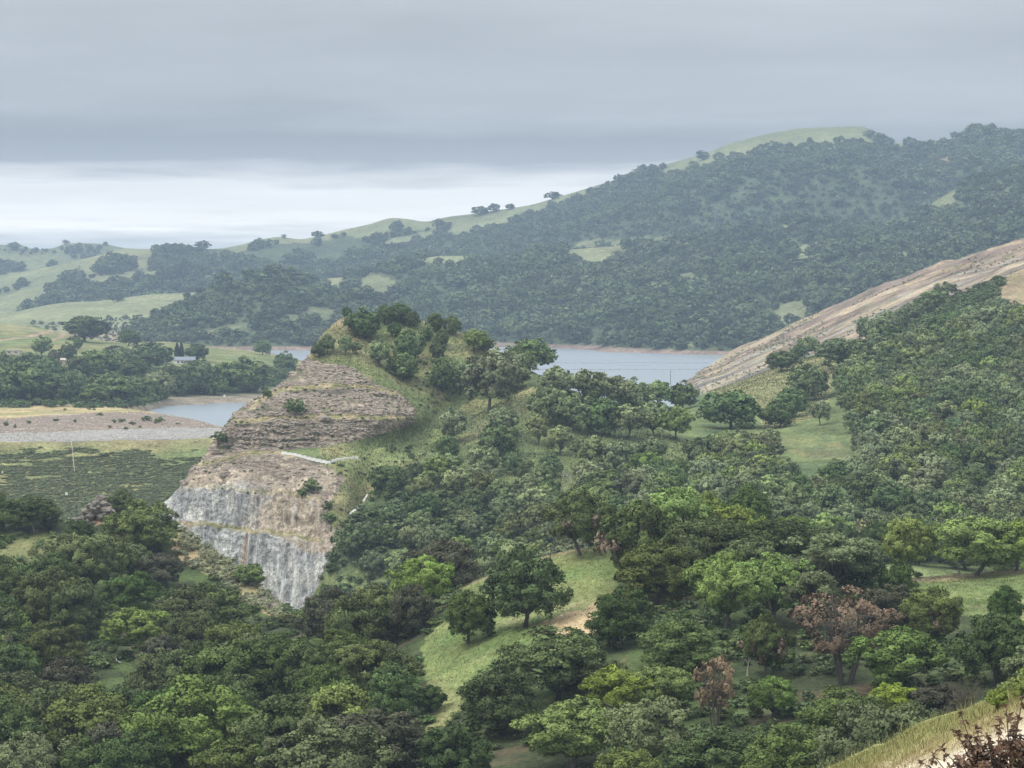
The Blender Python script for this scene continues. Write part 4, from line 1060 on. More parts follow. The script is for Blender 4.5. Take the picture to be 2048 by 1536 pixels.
# ---- knoll and wooded slope
KN_T = [
    (729, 617, 678, 77, 'D', 'big round dark oak near the top of the knoll'),
    (694, 613, 638, 18, 'D', 'tiny wind bent oak on the tip of the knoll'),
    (770, 609, 647, 34, 'D', 'umbrella shaped oak on the knoll next to the big round one'),
    (800, 604, 643, 44, 'D', 'umbrella shaped oak in the middle of the knoll top'),
    (822, 620, 654, 34, 'D', 'umbrella shaped oak at the end of the knoll top row'),
    (871, 624, 664, 34, 'D', 'dark oak on the far shoulder of the knoll'),
    (905, 631, 670, 32, 'D', 'thin dark oak on the far shoulder of the knoll'),
    (950, 657, 704, 50, 'V', 'bright green round oak on the shoulder of the knoll'),
    (972, 674, 706, 34, 'V', 'low bright green oak beside the round one on the shoulder'),
    (1060, 671, 738, 90, 'D', 'lone spreading oak outlined against the lake'),
    (655, 667, 708, 36, 'G', 'thin oak above the rock benches'),
    (637, 684, 714, 28, 'D', 'small dark oak at the brink of the rock cut'),
    (690, 669, 712, 30, 'G', 'upright thin oak in the yellow grass of the knoll'),
    (712, 682, 708, 24, 'G', 'small thin oak in the yellow grass of the knoll'),
    (790, 644, 675, 24, 'D', 'small dark oak under the umbrella shaped ones'),
    (818, 661, 725, 64, 'D', 'dark upright oak in the middle of the knoll'),
    (806, 702, 760, 62, 'D', 'dark round oak below the upright one on the knoll'),
    (757, 679, 733, 50, 'G', 'grey green oak with pale trunks on the knoll'),
    (883, 661, 694, 28, 'D', 'small oak on the grassy bowl of the knoll'),
    (876, 684, 716, 30, 'D', 'small oak further down the grassy bowl'),
    (855, 654, 682, 24, 'D', 'small oak at the rim of the grassy bowl'),
    (883, 710, 782, 52, 'D', 'tall dark oak at the foot of the grassy bowl'),
    (978, 706, 825, 110, 'G', 'large pale green oak beyond the grassy bowl'),
    (920, 722, 790, 62, 'G', 'pale green oak between the bowl and the large pale one'),
    (1015, 724, 785, 90, 'G', 'broad pale oak behind the large pale one'),
    (907, 818, 888, 62, 'G', 'spreading oak alone on the spur above the meadow'),
    (997, 843, 918, 78, 'D', 'dense dark oak on the grassy spur'),
    (1005, 812, 872, 60, 'G', 'thin pale trunked oak behind the dense dark one on the spur'),
    (1075, 828, 890, 50, 'G', 'thin oak further along the grassy spur'),
    (770, 928, 992, 70, 'D', 'dark oak at the lower end of the meadow'),
    (1000, 694, 762, 64, 'G', 'pale oak just uphill of the lone oak'), (1034, 700, 758, 52, 'G', 'small pale oak tucked behind the lone oak'),
    (1112, 733, 802, 84, 'G', 'pale oak on the crest next to the lone oak'), (1166, 738, 812, 86, 'G', 'second pale oak along the crest from the lone oak'), (1216, 744, 822, 84, 'G', 'third pale oak along the crest from the lone oak'),
    (1264, 757, 834, 84, 'G', 'last pale oak of the crest before the saddle'), (1096, 772, 850, 76, 'G', 'pale oak below the first one on the crest'), (1146, 786, 862, 84, 'G', 'pale oak below the second one on the crest'),
    (1204, 796, 872, 80, 'D', 'dark oak below the third one on the crest'), (1258, 806, 878, 76, 'G', 'pale oak below the last one on the crest'), (1310, 800, 872, 74, 'G', 'pale oak below the saddle'),
    (1352, 812, 880, 70, 'V', 'fresh green oak below the saddle'), (1120, 850, 910, 62, 'G', 'thin oak on the open flank under the crest oaks'), (1180, 870, 935, 66, 'G', 'thin oak lower on the open flank'), (1240, 880, 945, 66, 'G', 'thin oak furthest along the open flank'),
    (1100, 905, 955, 50, 'D', 'small dark oak on the open flank'), (1355, 915, 965, 46, 'D', 'round dark oak by itself on the open flank'), (1300, 875, 930, 60, 'G', 'thin oak above the round dark one on the open flank'),
    (1563, 699, 744, 60, 'D', 'round oak between the cut slope and the pasture'),
    (1617, 729, 802, 88, 'D', 'large round oak in the middle of the pasture'),
    (1582, 773, 835, 66, 'D', 'round oak just below the large pasture oak'),
    (1558, 800, 856, 66, 'D', 'round oak at the bottom of the pasture'),
    (1680, 673, 736, 108, 'D', 'broad oak at the top of the pasture under the cut slope'),
    (1722, 678, 730, 72, 'D', 'oak beside the broad one at the top of the pasture'),
    (1462, 778, 858, 115, 'D', 'broad dark oak at the near edge of the pasture'),
    (1366, 763, 818, 62, 'D', 'dark oak on the saddle beside the lake'),
    (1315, 757, 812, 64, 'V', 'green oak on the saddle beside the lake'),
    (1640, 800, 850, 40, 'G', 'small oak at the wooded edge of the pasture'),
]
for t in KN_T: K('KN', KNOLL, *t)

# ---- peninsula
PEN_T = [
    (170, 629, 683, 96, 'D', 'huge round oak by the fork of the dirt track'),
    (156, 674, 700, 20, 'D', 'small pointed tree below the huge round oak'),
    (257, 657, 692, 44, 'D', 'round oak next to the huge one by the dirt track'),
    (85, 672, 714, 47, 'G', 'pointed green tree below the dirt track'),
    (135, 686, 724, 37, 'D', 'dark oak between the pointed tree and the house'),
    (395, 686, 724, 50, 'D', 'oak just behind the end of the house'),
    (305, 685, 738, 92, 'D', 'large oak beside the white shed of the house'),
    (525, 679, 710, 34, 'D', 'oak on the grassy neck by the far water'),
    (570, 704, 744, 46, 'D', 'oak at the tip of the peninsula'),
    (560, 744, 766, 22, 'D', 'small oak low at the tip of the peninsula'),
    (108, 699, 730, 27, 'B', 'pale grey leafless looking tree on the peninsula by the flat roof'),
    (228, 689, 722, 42, 'B', 'pale grey leafless looking tree on the peninsula under the round oaks'),
]
for t in PEN_T: K('PEN', PEN, *t)
LMP = [('the house', 366, 728), ('the flat roofed shed', 26, 709), ('the pinkish cabin', 122, 729), ('the dry flat of the dam', 120, 812), ('the shore of the inlet', 400, 792), ('the tip of the peninsula', 560, 750), ('the huge round oak', 170, 690), ('the lighter green oak of the grove', 320, 797)]
LMP = [(a, np.array(PEN.hit(b, c)[:])) for a, b, c in LMP]
for (x, t, b, w, k) in [(492, 715, 784, 112, 'D'), (448, 722, 782, 60, 'D'), (395, 721, 788, 88, 'D'), (320, 741, 797, 56, 'G'), (195, 697, 752, 88, 'D'), (220, 747, 806, 112, 'D'), (110, 744, 806, 82, 'D'), (40, 724, 806, 102, 'D'),
                        (262, 749, 800, 62, 'D'), (10, 704, 762, 62, 'D'), (60, 702, 756, 52, 'D'), (150, 740, 800, 60, 'D'), (290, 752, 798, 60, 'D'), (355, 745, 792, 50, 'D'), (160, 710, 760, 50, 'D'), (-20, 750, 806, 70, 'D'),
                        (430, 750, 790, 50, 'D'), (340, 728, 760, 40, 'D'), (270, 712, 760, 55, 'D'), (100, 715, 765, 55, 'D'), (80, 760, 806, 60, 'D'), (190, 770, 808, 60, 'D'), (245, 690, 730, 40, 'G'), (-40, 700, 760, 60, 'D')]:
    q_ = np.array((PEN.hit(x, b) or Vector((0, 1200, -50)))[:]); j_ = int(np.argmin([np.hypot(*(q_[:2] - m_[1][:2])) for m_ in LMP]))
    d_ = ('dark green', 'grey green')[k == 'G'] + (' wide' if w > 80 else ' small' if w < 53 else '') + ' oak'
    rel_ = 'close to' if np.hypot(*(q_[:2] - LMP[j_][1][:2])) < 16 else 'in the grove above' if q_[2] > LMP[j_][1][2] else 'in the grove below'
    K('PEN', PEN, x, t, b, w, k, f'{d_} {rel_} {LMP[j_][0]}', f'{d_}s {rel_} {LMP[j_][0]}')

# ---- the woods between: random but kept off the grass and off the trees placed above
def clear(zone, qx, qy, hpx, fac=.42):
    for (kx, kt, kb, kw) in KEYS[zone]:
        if abs(qx - kx) < fac * kw and kt - 4 < qy - hpx * .4 < kb: return False
    return True
def scatter(layer, n, rg, sep, accept):
    p, qx, qy = layer.sample(n, rg)
    keep = accept(p, qx, qy)
    p, qx, qy = p[keep], qx[keep], qy[keep]
    cell = {}; outl = []
    for i in range(len(p)):
        cx_, cy_ = int(p[i, 0] // sep), int(p[i, 1] // sep)
        ok = True
        for a in (-1, 0, 1):
            for b in (-1, 0, 1):
                for j in cell.get((cx_ + a, cy_ + b), ()):
                    if (p[i, 0] - p[j, 0]) ** 2 + (p[i, 1] - p[j, 1]) ** 2 < sep * sep: ok = False; break
                if not ok: break
            if not ok: break
        if ok: cell.setdefault((cx_, cy_), []).append(i); outl.append(i)
    return p[outl], qx[outl], qy[outl]
rg = np.random.default_rng(42)
def landmarks(layer, rows):
    o = []
    for nm, x, y in rows:
        h = layer.hit(x, y)
        if h is not None: o.append((nm, np.array(h[:])))
    return o
LM_FG = landmarks(FG, [('the boulder outcrop', 195, 1045), ('the bleached snag', 68, 1070), ('the scrub slope', 440, 1140), ('the fallen bleached branches', 215, 1326), ('the foot of the rock face', 620, 1255), ('the grass swath', 900, 1350),
                       ('the dry straw patch', 1130, 1270), ('the large dead brown oak', 1690, 1368), ('the narrow dead oak', 1430, 1462), ('the dry strip of the grassy crest', 1860, 1165), ('the bright grass gap', 1935, 1330),
                       ('the pale grass bank', 1750, 1500), ('the hollow under the scrub slope', 520, 1380), ('the slim grey leafless tree', 62, 1412), ('the whitened dead stems', 1495, 1352), ('the biggest pale green oak', 385, 1540)])
LM_KN = landmarks(KNOLL, [('the lone oak against the lake', 1060, 742), ('the crest of the grassy spur', 960, 850), ('the meadow under the rock benches', 800, 930), ('the concrete headwall', 712, 1030), ('the saddle beside the lake', 1340, 825),
                          ('the pasture', 1560, 800), ('the broad oak topping the pasture', 1690, 736), ('the small grass clearing', 1650, 895), ('the bare dirt patch', 2000, 600), ('the chaparral below the cut slope', 1850, 670),
                          ('the gully behind the near wood', 1500, 1030), ('the gully behind the grassy crest', 1900, 1060), ('the bleached snags', 1135, 975), ('the tall browning oak', 1300, 1000)])
def describe(nm, pos, h, lms):
    dist = [np.hypot(*(pos[:2] - q[1][:2])) for q in lms]
    j = int(np.argmin(dist)); q = lms[j]
    size = 'tall ' if h > 8.4 else 'small ' if h < 6.8 else ''
    rel = 'close beside' if dist[j] < 11 else 'some way uphill of' if pos[2] > q[1][2] + 2.5 else 'some way downhill of' if pos[2] < q[1][2] - 2.5 else 'on the level of'
    return f'{size}{nm} {rel} {q[0]}', f'{size}{nm}s {rel} {q[0]}'
def fg_ok(p, qx, qy):
    hpx = 7.5 * F / p[:, 1]
    bad = np.zeros(len(p), bool)
    for poly in [SWATH, DRY, RKNOB, SCRUB] + LGRASS:
        bad |= inpoly(qx, qy, poly) | inpoly(qx, qy - hpx * .5, poly) | inpoly(qx, qy - hpx * .85, poly) | inpoly(qx - 40, qy - hpx * .4, poly) | inpoly(qx + 40, qy - hpx * .4, poly)
    bad |= inpoly(qx, qy - hpx * .6, [(1640, 1240), (1740, 1240), (1740, 1380), (1640, 1380)]) | inpoly(qx, qy - hpx * .5, [(1910, 1270), (1960, 1270), (1960, 1360), (1910, 1360)])
    bad |= inpoly(qx, qy - hpx * .5, [(140, 985), (250, 985), (250, 1050), (140, 1050)]) | inpoly(qx, qy - hpx * .9, [(340, 1000), (620, 1000), (620, 1210), (560, 1210), (340, 1050)])
    bad |= inpoly(qx, qy - hpx * .6, [(150, 1280), (260, 1280), (260, 1340), (150, 1340)])
    bad |= (qy - hpx < fg_ridge_y(qx) - 105) | (qx < -90) | (qx > 2140) | (qy > 1640)
    return ~bad
KEEP = [(850, 1395, 925, 1452), (880, 1335, 1000, 1400), (855, 1255, 960, 1335), (960, 1150, 1200, 1260), (138, 985, 246, 1048), (345, 1052, 420, 1105), (400, 1088, 480, 1140), (470, 1150, 575, 1222), (180, 1298, 245, 1328), (1635, 1200, 1745, 1345), (1910, 1280, 1965, 1370), (1395, 1320, 1465, 1450), (1415, 1190, 1460, 1255), (55, 1022, 85, 1066)]
p, qx, qy = scatter(FG, 12000, rg, 5.3, fg_ok)
nfg = 0
for i in range(len(p)):
    h = rg.uniform(6.2, 9.6); w = h * rg.uniform(.95, 1.4); hpx = h * F / p[i, 1]
    if not clear('FG', qx[i], qy[i], hpx, .24): continue
    wpx = w * F / p[i, 1] * .5
    if any(qx[i] + wpx > a and qx[i] - wpx < c and qy[i] > b and qy[i] - hpx < d_ for a, b, c, d_ in KEEP): continue
    left = qx[i] < 620
    k = rg.choice(list('DOGVB'), p=[.38, .27, .17, .13, .05] if left else [.32, .21, .12, .29, .06])
    zone = 'on the wooded slope under the boulder outcrop' if left else 'in the near wood around the grass swath'
    nm = dict(D='dark green oak', O='olive oak', G='grey green oak', V='bright green oak', B='grey brown oak')[k]
    plant(k, (p[i, 0], p[i, 1], p[i, 2] - .15), w, h, *describe(nm, p[i], h, LM_FG))
    nfg += 1

def kn_ok(p, qx, qy):
    hpx = 6.5 * F / p[:, 1]
    bad = inpoly(qx, qy, ROCK_POLY) | inpoly(qx, qy - hpx * .6, ROCK_POLY)
    for poly in GRASS_KN + DIRT_KN:
        bad |= inpoly(qx, qy, poly) | inpoly(qx, qy - hpx * .55, poly)
    bad |= (qx < 660) | (qx > 2130) | (qy > 1180) | inpoly(qx - 22, qy - hpx * .45, ROCK_POLY)
    bad |= inpoly(qx, qy, [(560, 880), (760, 930), (740, 1010), (680, 1070), (600, 1200), (560, 1200)])
    bad |= inpoly(qx, qy, [(1740, 700), (1980, 560), (2048, 530), (2048, 560), (1990, 600), (1960, 640), (1800, 700)])
    # thin, gappy wood on the flank of the spur
    fl_ = inpoly(qx, qy, [(1000, 800), (1200, 800), (1400, 900), (1400, 1010), (1150, 1000), (960, 980)])
    bad |= fl_ & (fbm(qx / 45, qy / 45, 140, 3) < .53)
    return ~bad
p, qx, qy = scatter(KNOLL, 24000, rg, 6.2, kn_ok)
cand = []
for i in range(len(p)):
    h = rg.uniform(5.5, 9.0) * (.9 if p[i, 1] < 600 else 1.05); w = h * rg.uniform(.85, 1.3); hpx = h * F / p[i, 1]
    if not clear('KN', qx[i], qy[i], hpx, .45): continue
    wpx = w * F / p[i, 1] * .5
    if any(qx[i] + wpx > a and qx[i] - wpx < c and qy[i] > b and qy[i] - hpx < d_ for a, b, c, d_ in [(1005, 668, 1130, 738), (1400, 742, 1660, 850), (640, 610, 960, 860), (1590, 872, 1690, 912), (640, 880, 740, 1020)]): continue
    if 1000 < qx[i] < 1420:
        lim = qy[i] - np.interp(qx[i], [1000, 1120, 1200, 1280, 1350, 1420], [690, 728, 742, 760, 762, 760])
        if lim < 22: continue
        if hpx > lim: w *= max(.75, lim / hpx); h *= lim / hpx; hpx = lim
    cand.append((hpx, i, h, w))
cand.sort(key=lambda c: -c[0])
stuff_kn = []
n_by = {}
for hpx, i, h, w in cand:
    knoll_side = qx[i] < 1300
    k = rg.choice(list('DGVO'), p=[.14, .66, .12, .08] if (knoll_side and qy[i] < 960) else [.36, .36, .18, .10])
    # the foot of the slope hides behind the near wood
    hidden = qy[i] - hpx > fg_ridge_y(qx[i]) - 30 and qx[i] > 900
    cat = KIND[k][3]
    if hidden or n_by.get(cat, 0) >= 175:
        stuff_kn.append((i, h, w, k)); continue
    n_by[cat] = n_by.get(cat, 0) + 1
    zone = 'on the knoll flank beyond the grassy spur' if knoll_side else 'on the wooded slope below the pasture' if qx[i] < 1750 else 'on the wooded slope under the strip of bare dirt'
    nm = dict(D='dark green oak', O='olive oak', G='grey green oak', V='fresh green oak')[k]
    plant(k, (p[i, 0], p[i, 1], p[i, 2] - .15), w, h, *describe(nm, p[i], h, LM_KN))
kp = p

# ---- skyline and shore trees far off
FAR_T = [
    (MTN, 635, 458, 472, 22, 'lone round oak on the grassy skyline below the domed hill'),
    (MTN, 568, 468, 476, 10, 'tiny tree on the grassy skyline beside the wooded saddle'),
    (MTN, 1405, 300, 320, 28, 'round oak on the skyline where the summit grass begins'),
    (MTN, 1440, 305, 322, 24, 'round oak just inside the summit grass'),
    (MTN, 1285, 328, 345, 20, 'small oak on the steep skyline shoulder'),
    (MTN, 1305, 327, 345, 24, 'wider oak on the steep skyline shoulder'),
    (MTN, 1740, 258, 276, 22, 'round oak on the drop of the summit skyline'),
    (MTN, 1958, 246, 272, 36, 'tallest round oak on the wooded skyline'),
    (MTN, 2000, 255, 276, 30, 'oak beside the tallest one on the wooded skyline'),
    (MTN, 960, 412, 430, 34, 'wide oak leading the row on the skyline'),
    (MTN, 988, 406, 424, 26, 'round oak in the middle of the skyline row'),
    (MTN, 1020, 407, 418, 22, 'low oak at the end of the skyline row'),
    (MTN, 1105, 383, 398, 30, 'low wide oak on the skyline above the open grass'),
    (SPUR, 600, 541, 562, 46, 'big oak on top of the forested spur'),
    (RC, 235, 590, 603, 26, 'lone oak on the lower grass slope'),
]
far_src = []
for L, x, t, b, w, lb in FAR_T:
    o = key(L, x, t, b, w, 'D', lb, lod='far')
    if o is not None: far_src.append([c for c in o.children if c.name.startswith('crown')][0])

# ---- forests that read as one mass
def gn_scatter(name, pts, rots, scls, idx, srcs, label, cat='forest'):
    me = bpy.data.meshes.new(name)
    me.vertices.add(len(pts)); me.vertices.foreach_set('co', np.asarray(pts, np.float32).ravel())
    for nm, ty, key_, d_ in (('rot', 'FLOAT_VECTOR', 'vector', rots), ('scl', 'FLOAT_VECTOR', 'vector', scls), ('idx', 'INT', 'value', idx)):
        a_ = me.attributes.new(nm, ty, 'POINT')
        a_.data.foreach_set(key_, np.ascontiguousarray(d_, np.int32 if ty == 'INT' else np.float32).ravel())
    me.update()
    ng = bpy.data.node_groups.new(name, 'GeometryNodeTree')
    ng.interface.new_socket('Geometry', in_out='INPUT', socket_type='NodeSocketGeometry')
    ng.interface.new_socket('Geometry', in_out='OUTPUT', socket_type='NodeSocketGeometry')
    N = ng.nodes; gi = N.new('NodeGroupInput'); go = N.new('NodeGroupOutput')
    iop = N.new('GeometryNodeInstanceOnPoints'); jg = N.new('GeometryNodeJoinGeometry')
    for s_ in srcs:
        oi = N.new('GeometryNodeObjectInfo'); oi.inputs['Object'].default_value = s_; oi.transform_space = 'ORIGINAL'
        g2 = N.new('GeometryNodeGeometryToInstance')
        ng.links.new(oi.outputs['Geometry'], g2.inputs[0]); ng.links.new(g2.outputs[0], jg.inputs[0])
    def attr(nm, ty):
        q = N.new('GeometryNodeInputNamedAttribute'); q.data_type = ty; q.inputs['Name'].default_value = nm
        return q.outputs[0]
    ng.links.new(gi.outputs[0], iop.inputs['Points']); ng.links.new(jg.outputs[0], iop.inputs['Instance'])
    iop.inputs['Pick Instance'].default_value = True
    ng.links.new(attr('idx', 'INT'), iop.inputs['Instance Index'])
    ng.links.new(attr('rot', 'FLOAT_VECTOR'), iop.inputs['Rotation']); ng.links.new(attr('scl', 'FLOAT_VECTOR'), iop.inputs['Scale'])
    ng.links.new(iop.outputs[0], go.inputs[0])
    o = link(name, me, kind='stuff', label=label, category=cat)
    md = o.modifiers.new('scatter', 'NODES'); md.node_group = ng
    return o
def arrays(P_, hs, ws, ns, rg_):
    n = len(P_)
    rot = np.zeros((n, 3)); rot[:, 2] = rg_.uniform(0, 6.28, n)
    scl = np.stack([ws, ws, hs], 1)
    return P_, rot, scl, rg_.integers(0, ns, n)
FSRC, seen = [], set()
for c in far_src:
    if c.data.name not in seen: seen.add(c.data.name); FSRC.append(c)
def forest(layer, n, sep, ok, name, label, hr=(7, 12), sink=.6):
    p_, a_, b_ = scatter(layer, n, rg, sep, ok)
    h = rg.uniform(*hr, len(p_)) * rg.choice([.45, .7, 1, 1, 1.45], len(p_)); w = h * rg.uniform(.95, 1.6, len(p_))
    p_ = p_ - np.array([0, 0, sink])
    gn_scatter(name, *arrays(p_, h, w, len(FSRC), rg), FSRC, label)
    return len(p_)
cnt = {}
cnt['mtn'] = forest(MTN, 60000, 9.6, lambda p, x, y: (~mtn_grass(x, y)) & (x > -60) & (x < 2110) & (y < 640) & ((x > 1000) | (y < slope_y(x) + 15) | (x < 600)) & (y < slope_y(x) + 22)
       & (fbm(p[:, 0] / 60, p[:, 1] / 90, 150, 3) > np.where(x > 950, .12, .42)), 'mountain_forest', 'hazy oak forest covering the slope below the skyline', (7, 11.5))
cnt['rb'] = forest(RB, 6000, 9.5, lambda p, x, y: (softpoly(x, y, RB_GRASS, 2, 9, 3) < .5) & (x > -60) & (y < 630), 'ridge_forest', 'hazy belt of oaks between the two grass ridges', (8, 12))
cnt['slope'] = forest(SLOPE, 24000, 9.6, lambda p, x, y: (~slope_grass(x, y)) & (x < 2110) & (p[:, 2] > -53) & (x > 560)
       & (fbm(p[:, 0] / 55, p[:, 1] / 80, 77, 3) < .64 + .1 * rg.random(len(x))), 'shore_forest', 'hazy oak forest above the reddish far shore', (7, 12.5))
cnt['spur'] = forest(SPUR, 9000, 8.6, lambda p, x, y: (p[:, 2] > -53) & (fbm(p[:, 0] / 40, p[:, 1] / 60, 78, 3) < .66) & (y < 712), 'spur_forest', 'hazy oak forest covering the spur behind the house', (6, 10))
def sparse(layer, polys, n, sep, name, label, hr):
    def ok(p, x, y):
        m = np.zeros(len(x), bool)
        for q in polys: m |= inpoly(x, y, q)
        return m
    return forest(layer, n, sep, ok, name, label, hr, .3)
cnt['f1'] = sparse(FARL, [[(-60, 490), (70, 500), (110, 502), (115, 508), (-60, 506)], [(120, 500), (150, 495), (200, 497), (195, 520), (140, 520)], [(125, 488), (132, 488), (132, 491), (125, 491)], [(208, 489), (220, 490), (220, 492), (208, 492)]], 9000, 13, 'distant_trees', 'faint tree belt on the farthest rolling hills', (7, 12))
cnt['f2'] = sparse(HILL2, [[(-60, 530), (10, 520), (50, 540), (10, 552), (-60, 552)], [(92, 528), (108, 527), (108, 534), (92, 534)]], 9000, 10, 'distant_trees', 'faint trees in the fold of the round grass hill', (8, 12))
cnt['m2'] = sparse(MTN, [[(186, 545), (205, 530), (240, 518), (268, 520), (272, 540), (240, 550), (190, 553)], [(120, 566), (130, 557), (190, 553), (190, 558)], [(30, 578), (42, 568), (55, 577), (35, 582)], [(-30, 590), (15, 582), (15, 588), (-30, 596)]], 26000, 9, 'tree_patch', 'dark tree patch on the long grass hill', (8, 12))
def low(layer, polys, n, sep, name, label, hr, thr=0, sc=20):
    def ok(p, x, y):
        m = np.zeros(len(x), bool)
        for q in polys: m |= inpoly(x, y, q)
        return m & (fbm(p[:, 0] / sc, p[:, 1] / sc, 160, 3) > thr)
    return forest(layer, n, sep, ok, name, label, hr, .2)
cnt['rc'] = low(RC, [[(60, 650), (200, 640), (330, 615), (300, 640), (240, 690), (60, 690)]], 9000, 6, 'hill_scrub', 'sprinkled dark scrub on the lower grass slope', (1.8, 4), .5, 30)
# mid-distance trees past the first few hundred
msrc = []
for k_ in ('G', 'D'):
    for o in COL.objects:
        if o.name.startswith('crown') and o.data in [PROTO[q][0] for q in PROTO if q[0] == 'mid'] and o.material_slots[0].material == LEAF[k_] and o.data.name not in [m.data.name for m in msrc if m.material_slots[0].material == LEAF[k_]]:
            msrc.append(o)
            if len([m for m in msrc if m.material_slots[0].material == LEAF[k_]]) >= 4: break
if stuff_kn:
    ii = [s_[0] for s_ in stuff_kn]
    gn_scatter('slope_forest', *arrays(kp[ii] - np.array([0, 0, .2]), np.array([s_[1] for s_ in stuff_kn]), np.array([s_[2] for s_ in stuff_kn]), len(msrc), rg), msrc, 'closed oak canopy filling the wooded slope behind the near wood')
print('COUNTS', cnt, 'fg fill', nfg, 'kn', n_by, 'stuff_kn', len(stuff_kn), 'skipped', SKIP)

# ------------------------------------------------------------------ shrubs
SHRUB_D = [tree_proto(840 + i, 'shrub', 420, .10, LEAF['T'])[0] for i in range(3)]
def shrub(layer, px, top, base, w, label, leaf='D', near=False, group=None, name='shrub', v=None):
    h = layer.hit(px, base)
    if h is None: SKIP.append(('shrub', px, base)); return None
    lod = 'near' if near else 'shrub'
    opts = [k for k in PROTO if k[0] == lod and k[1] == 'shrub']
    crown, trunk = PROTO[opts[(int(px * 7) if v is None else v) % len(opts)]]
    e = bpy.data.objects.new(name, None); COL.objects.link(e)
    hm = (base - top) / F * h.y; wm = w / F * h.y
    e.location = (h.x, h.y, h.z - .03 * hm); e.scale = (wm, wm, hm * 1.03); e.rotation_euler = (0, 0, px)
    e['label'] = label; e['category'] = 'shrub'
    if group: e['group'] = group
    c = link('foliage', crown, e); c.material_slots[0].link = 'OBJECT'; c.material_slots[0].material = LEAF[leaf]
    link('stem', trunk, e)
    return e
shrub(KNOLL, 590, 796, 827, 44, 'round dark shrub on the second rock bench', v=0)
shrub(KNOLL, 535, 775, 797, 22, 'small dark shrub at the brink of the rock benches', v=1)
shrub(KNOLL, 624, 956, 986, 38, 'green shrub clinging to the tan rock above the lower cliff', v=2)
shrub(KNOLL, 606, 975, 992, 26, 'low green shrub beside the one clinging to the tan rock', v=1)
shrub(KNOLL, 440, 862, 884, 34, 'green shrub on the edge of the rock face over the dam', v=0)
shrub(FG, 503, 1123, 1170, 64, 'round dark green shrub at the edge of the scrub slope', near=True, v=0)
shrub(FG, 345, 1040, 1062, 26, 'small dark shrub at the top of the scrub slope', near=True, v=1)
shrub(FG, 100, 1035, 1056, 30, 'low dark shrub on the crest between round oak and outcrop', near=True, v=1)
shrub(FG, 630, 1205, 1245, 70, 'low green thicket under the end of the rock face', 'V', near=True, v=0)
shrub(FG, 580, 1222, 1252, 50, 'low grey thicket at the bottom of the scrub slope', 'O', near=True, v=1)
shrub(BANK, 1998, 1372, 1418, 46, 'bright green shrub on the crest of the pale grass bank', 'V', near=True, v=0)
shrub(BANK, 2042, 1352, 1398, 50, 'bright green shrub at the upper end of the pale grass bank', 'V', near=True, v=1)
shrub(BANK, 2050, 1505, 1570, 50, 'bright green shrub beside the russet leaved bush', 'V', near=True, v=1)
for i, (x, t, b, w) in enumerate([(293, 831, 843, 24), (318, 833, 847, 22), (244, 836, 846, 14), (265, 842, 850, 16), (200, 825, 832, 14), (228, 838, 846, 10), (112, 836, 844, 12), (58, 840, 848, 10), (12, 842, 852, 12), (150, 838, 845, 9), (355, 844, 850, 9), (30, 848, 856, 8), (220, 850, 857, 8), (252, 853, 861, 11), (280, 850, 857, 8), (178, 815, 820, 9), (188, 816, 821, 8), (130, 816, 821, 8)]):
    shrub(DAM, x, t, b, w, 'grey green shrub growing on the rocky crest of the dam', 'D', group='shrubs on the rocky dam crest')
sage = [shrub(FG, x, t, b, w, 'grey green sage bush on the scrub slope', 'S', group='sage bushes on the scrub slope', name='sage_bush', v=i) for i, (x, t, b, w) in enumerate([(430, 1108, 1120, 22), (470, 1140, 1152, 20), (405, 1090, 1100, 20), (455, 1165, 1176, 18), (540, 1190, 1200, 18)])]
S_SRC = []
for e in sage:
    if e is None: continue
    c = [q for q in e.children if q.name.startswith('foliage')][0]
    if c.data.name not in [q.data.name for q in S_SRC]: S_SRC.append(c)
def scrub(layer, n, sep, ok, name, label, src, hr, flat):
    p_, a_, b_ = scatter(layer, n, rg, sep, ok)
    h = rg.uniform(*hr, len(p_)); w = h * rg.uniform(*flat, len(p_))
    if len(p_): gn_scatter(name, *arrays(p_ - np.array([0, 0, .05]), h, w, len(src), rg), src, label, 'scrub')
    return len(p_)
cnt['sage'] = scrub(FG, 60000, .85, lambda p, x, y: inpoly(x, y, SCRUB) & (fbm(p[:, 0] / 5, p[:, 1] / 6, 170, 3) > .43), 'sage_scrub', 'grey green sage scrub covering the slope beside the rock face', S_SRC, (.5, 1.1), (1.1, 1.8))
d_src = []
for i, (x, t, b, w) in enumerate([(60, 900, 907, 18), (210, 905, 912, 18), (330, 930, 938, 18)]):
    h_ = DAM.hit(x, b)
    e = bpy.data.objects.new('low_shrub', None); COL.objects.link(e); e.location = h_; e.scale = (2.6, 2.6, 1.0)
    e['label'] = 'low dark shrub in the matted cover of the dam face'; e['category'] = 'shrub'; e['group'] = 'low shrubs on the dam face'
    d_src.append(link('foliage', SHRUB_D[i], e))
SHRUB_U = [tree_proto(860 + i, 'shrub', 460, .095, LEAF['D'])[0] for i in range(3)]
u_src = []
for i, (L_, x, y_) in enumerate([(KNOLL, 820, 1120), (KNOLL, 900, 1100), (PEN, 430, 782)]):
    h_ = L_.hit(x, y_)
    e = bpy.data.objects.new('leafy_shrub', None); COL.objects.link(e); e.location = h_; e.scale = (3, 3, 2)
    e['label'] = ('leafy dark shrub under the dark oaks of the knoll foot', 'leafy dark shrub further along the knoll foot', 'leafy dark shrub above the shore of the inlet')[i]; e['category'] = 'shrub'
    u_src.append(link('foliage', SHRUB_U[i], e))
dam_ok = (lambda p, x, y: (y > 889 + 14 * fbm(x / 60, y * 0, 171, 2)) & (x > -40) & (fbm(x / 55, y / 6, 172, 4, .6) + .25 * smooth(890, 930, y) - .3 * smooth(280, 330, x) * smooth(930, 900, y)> .61))
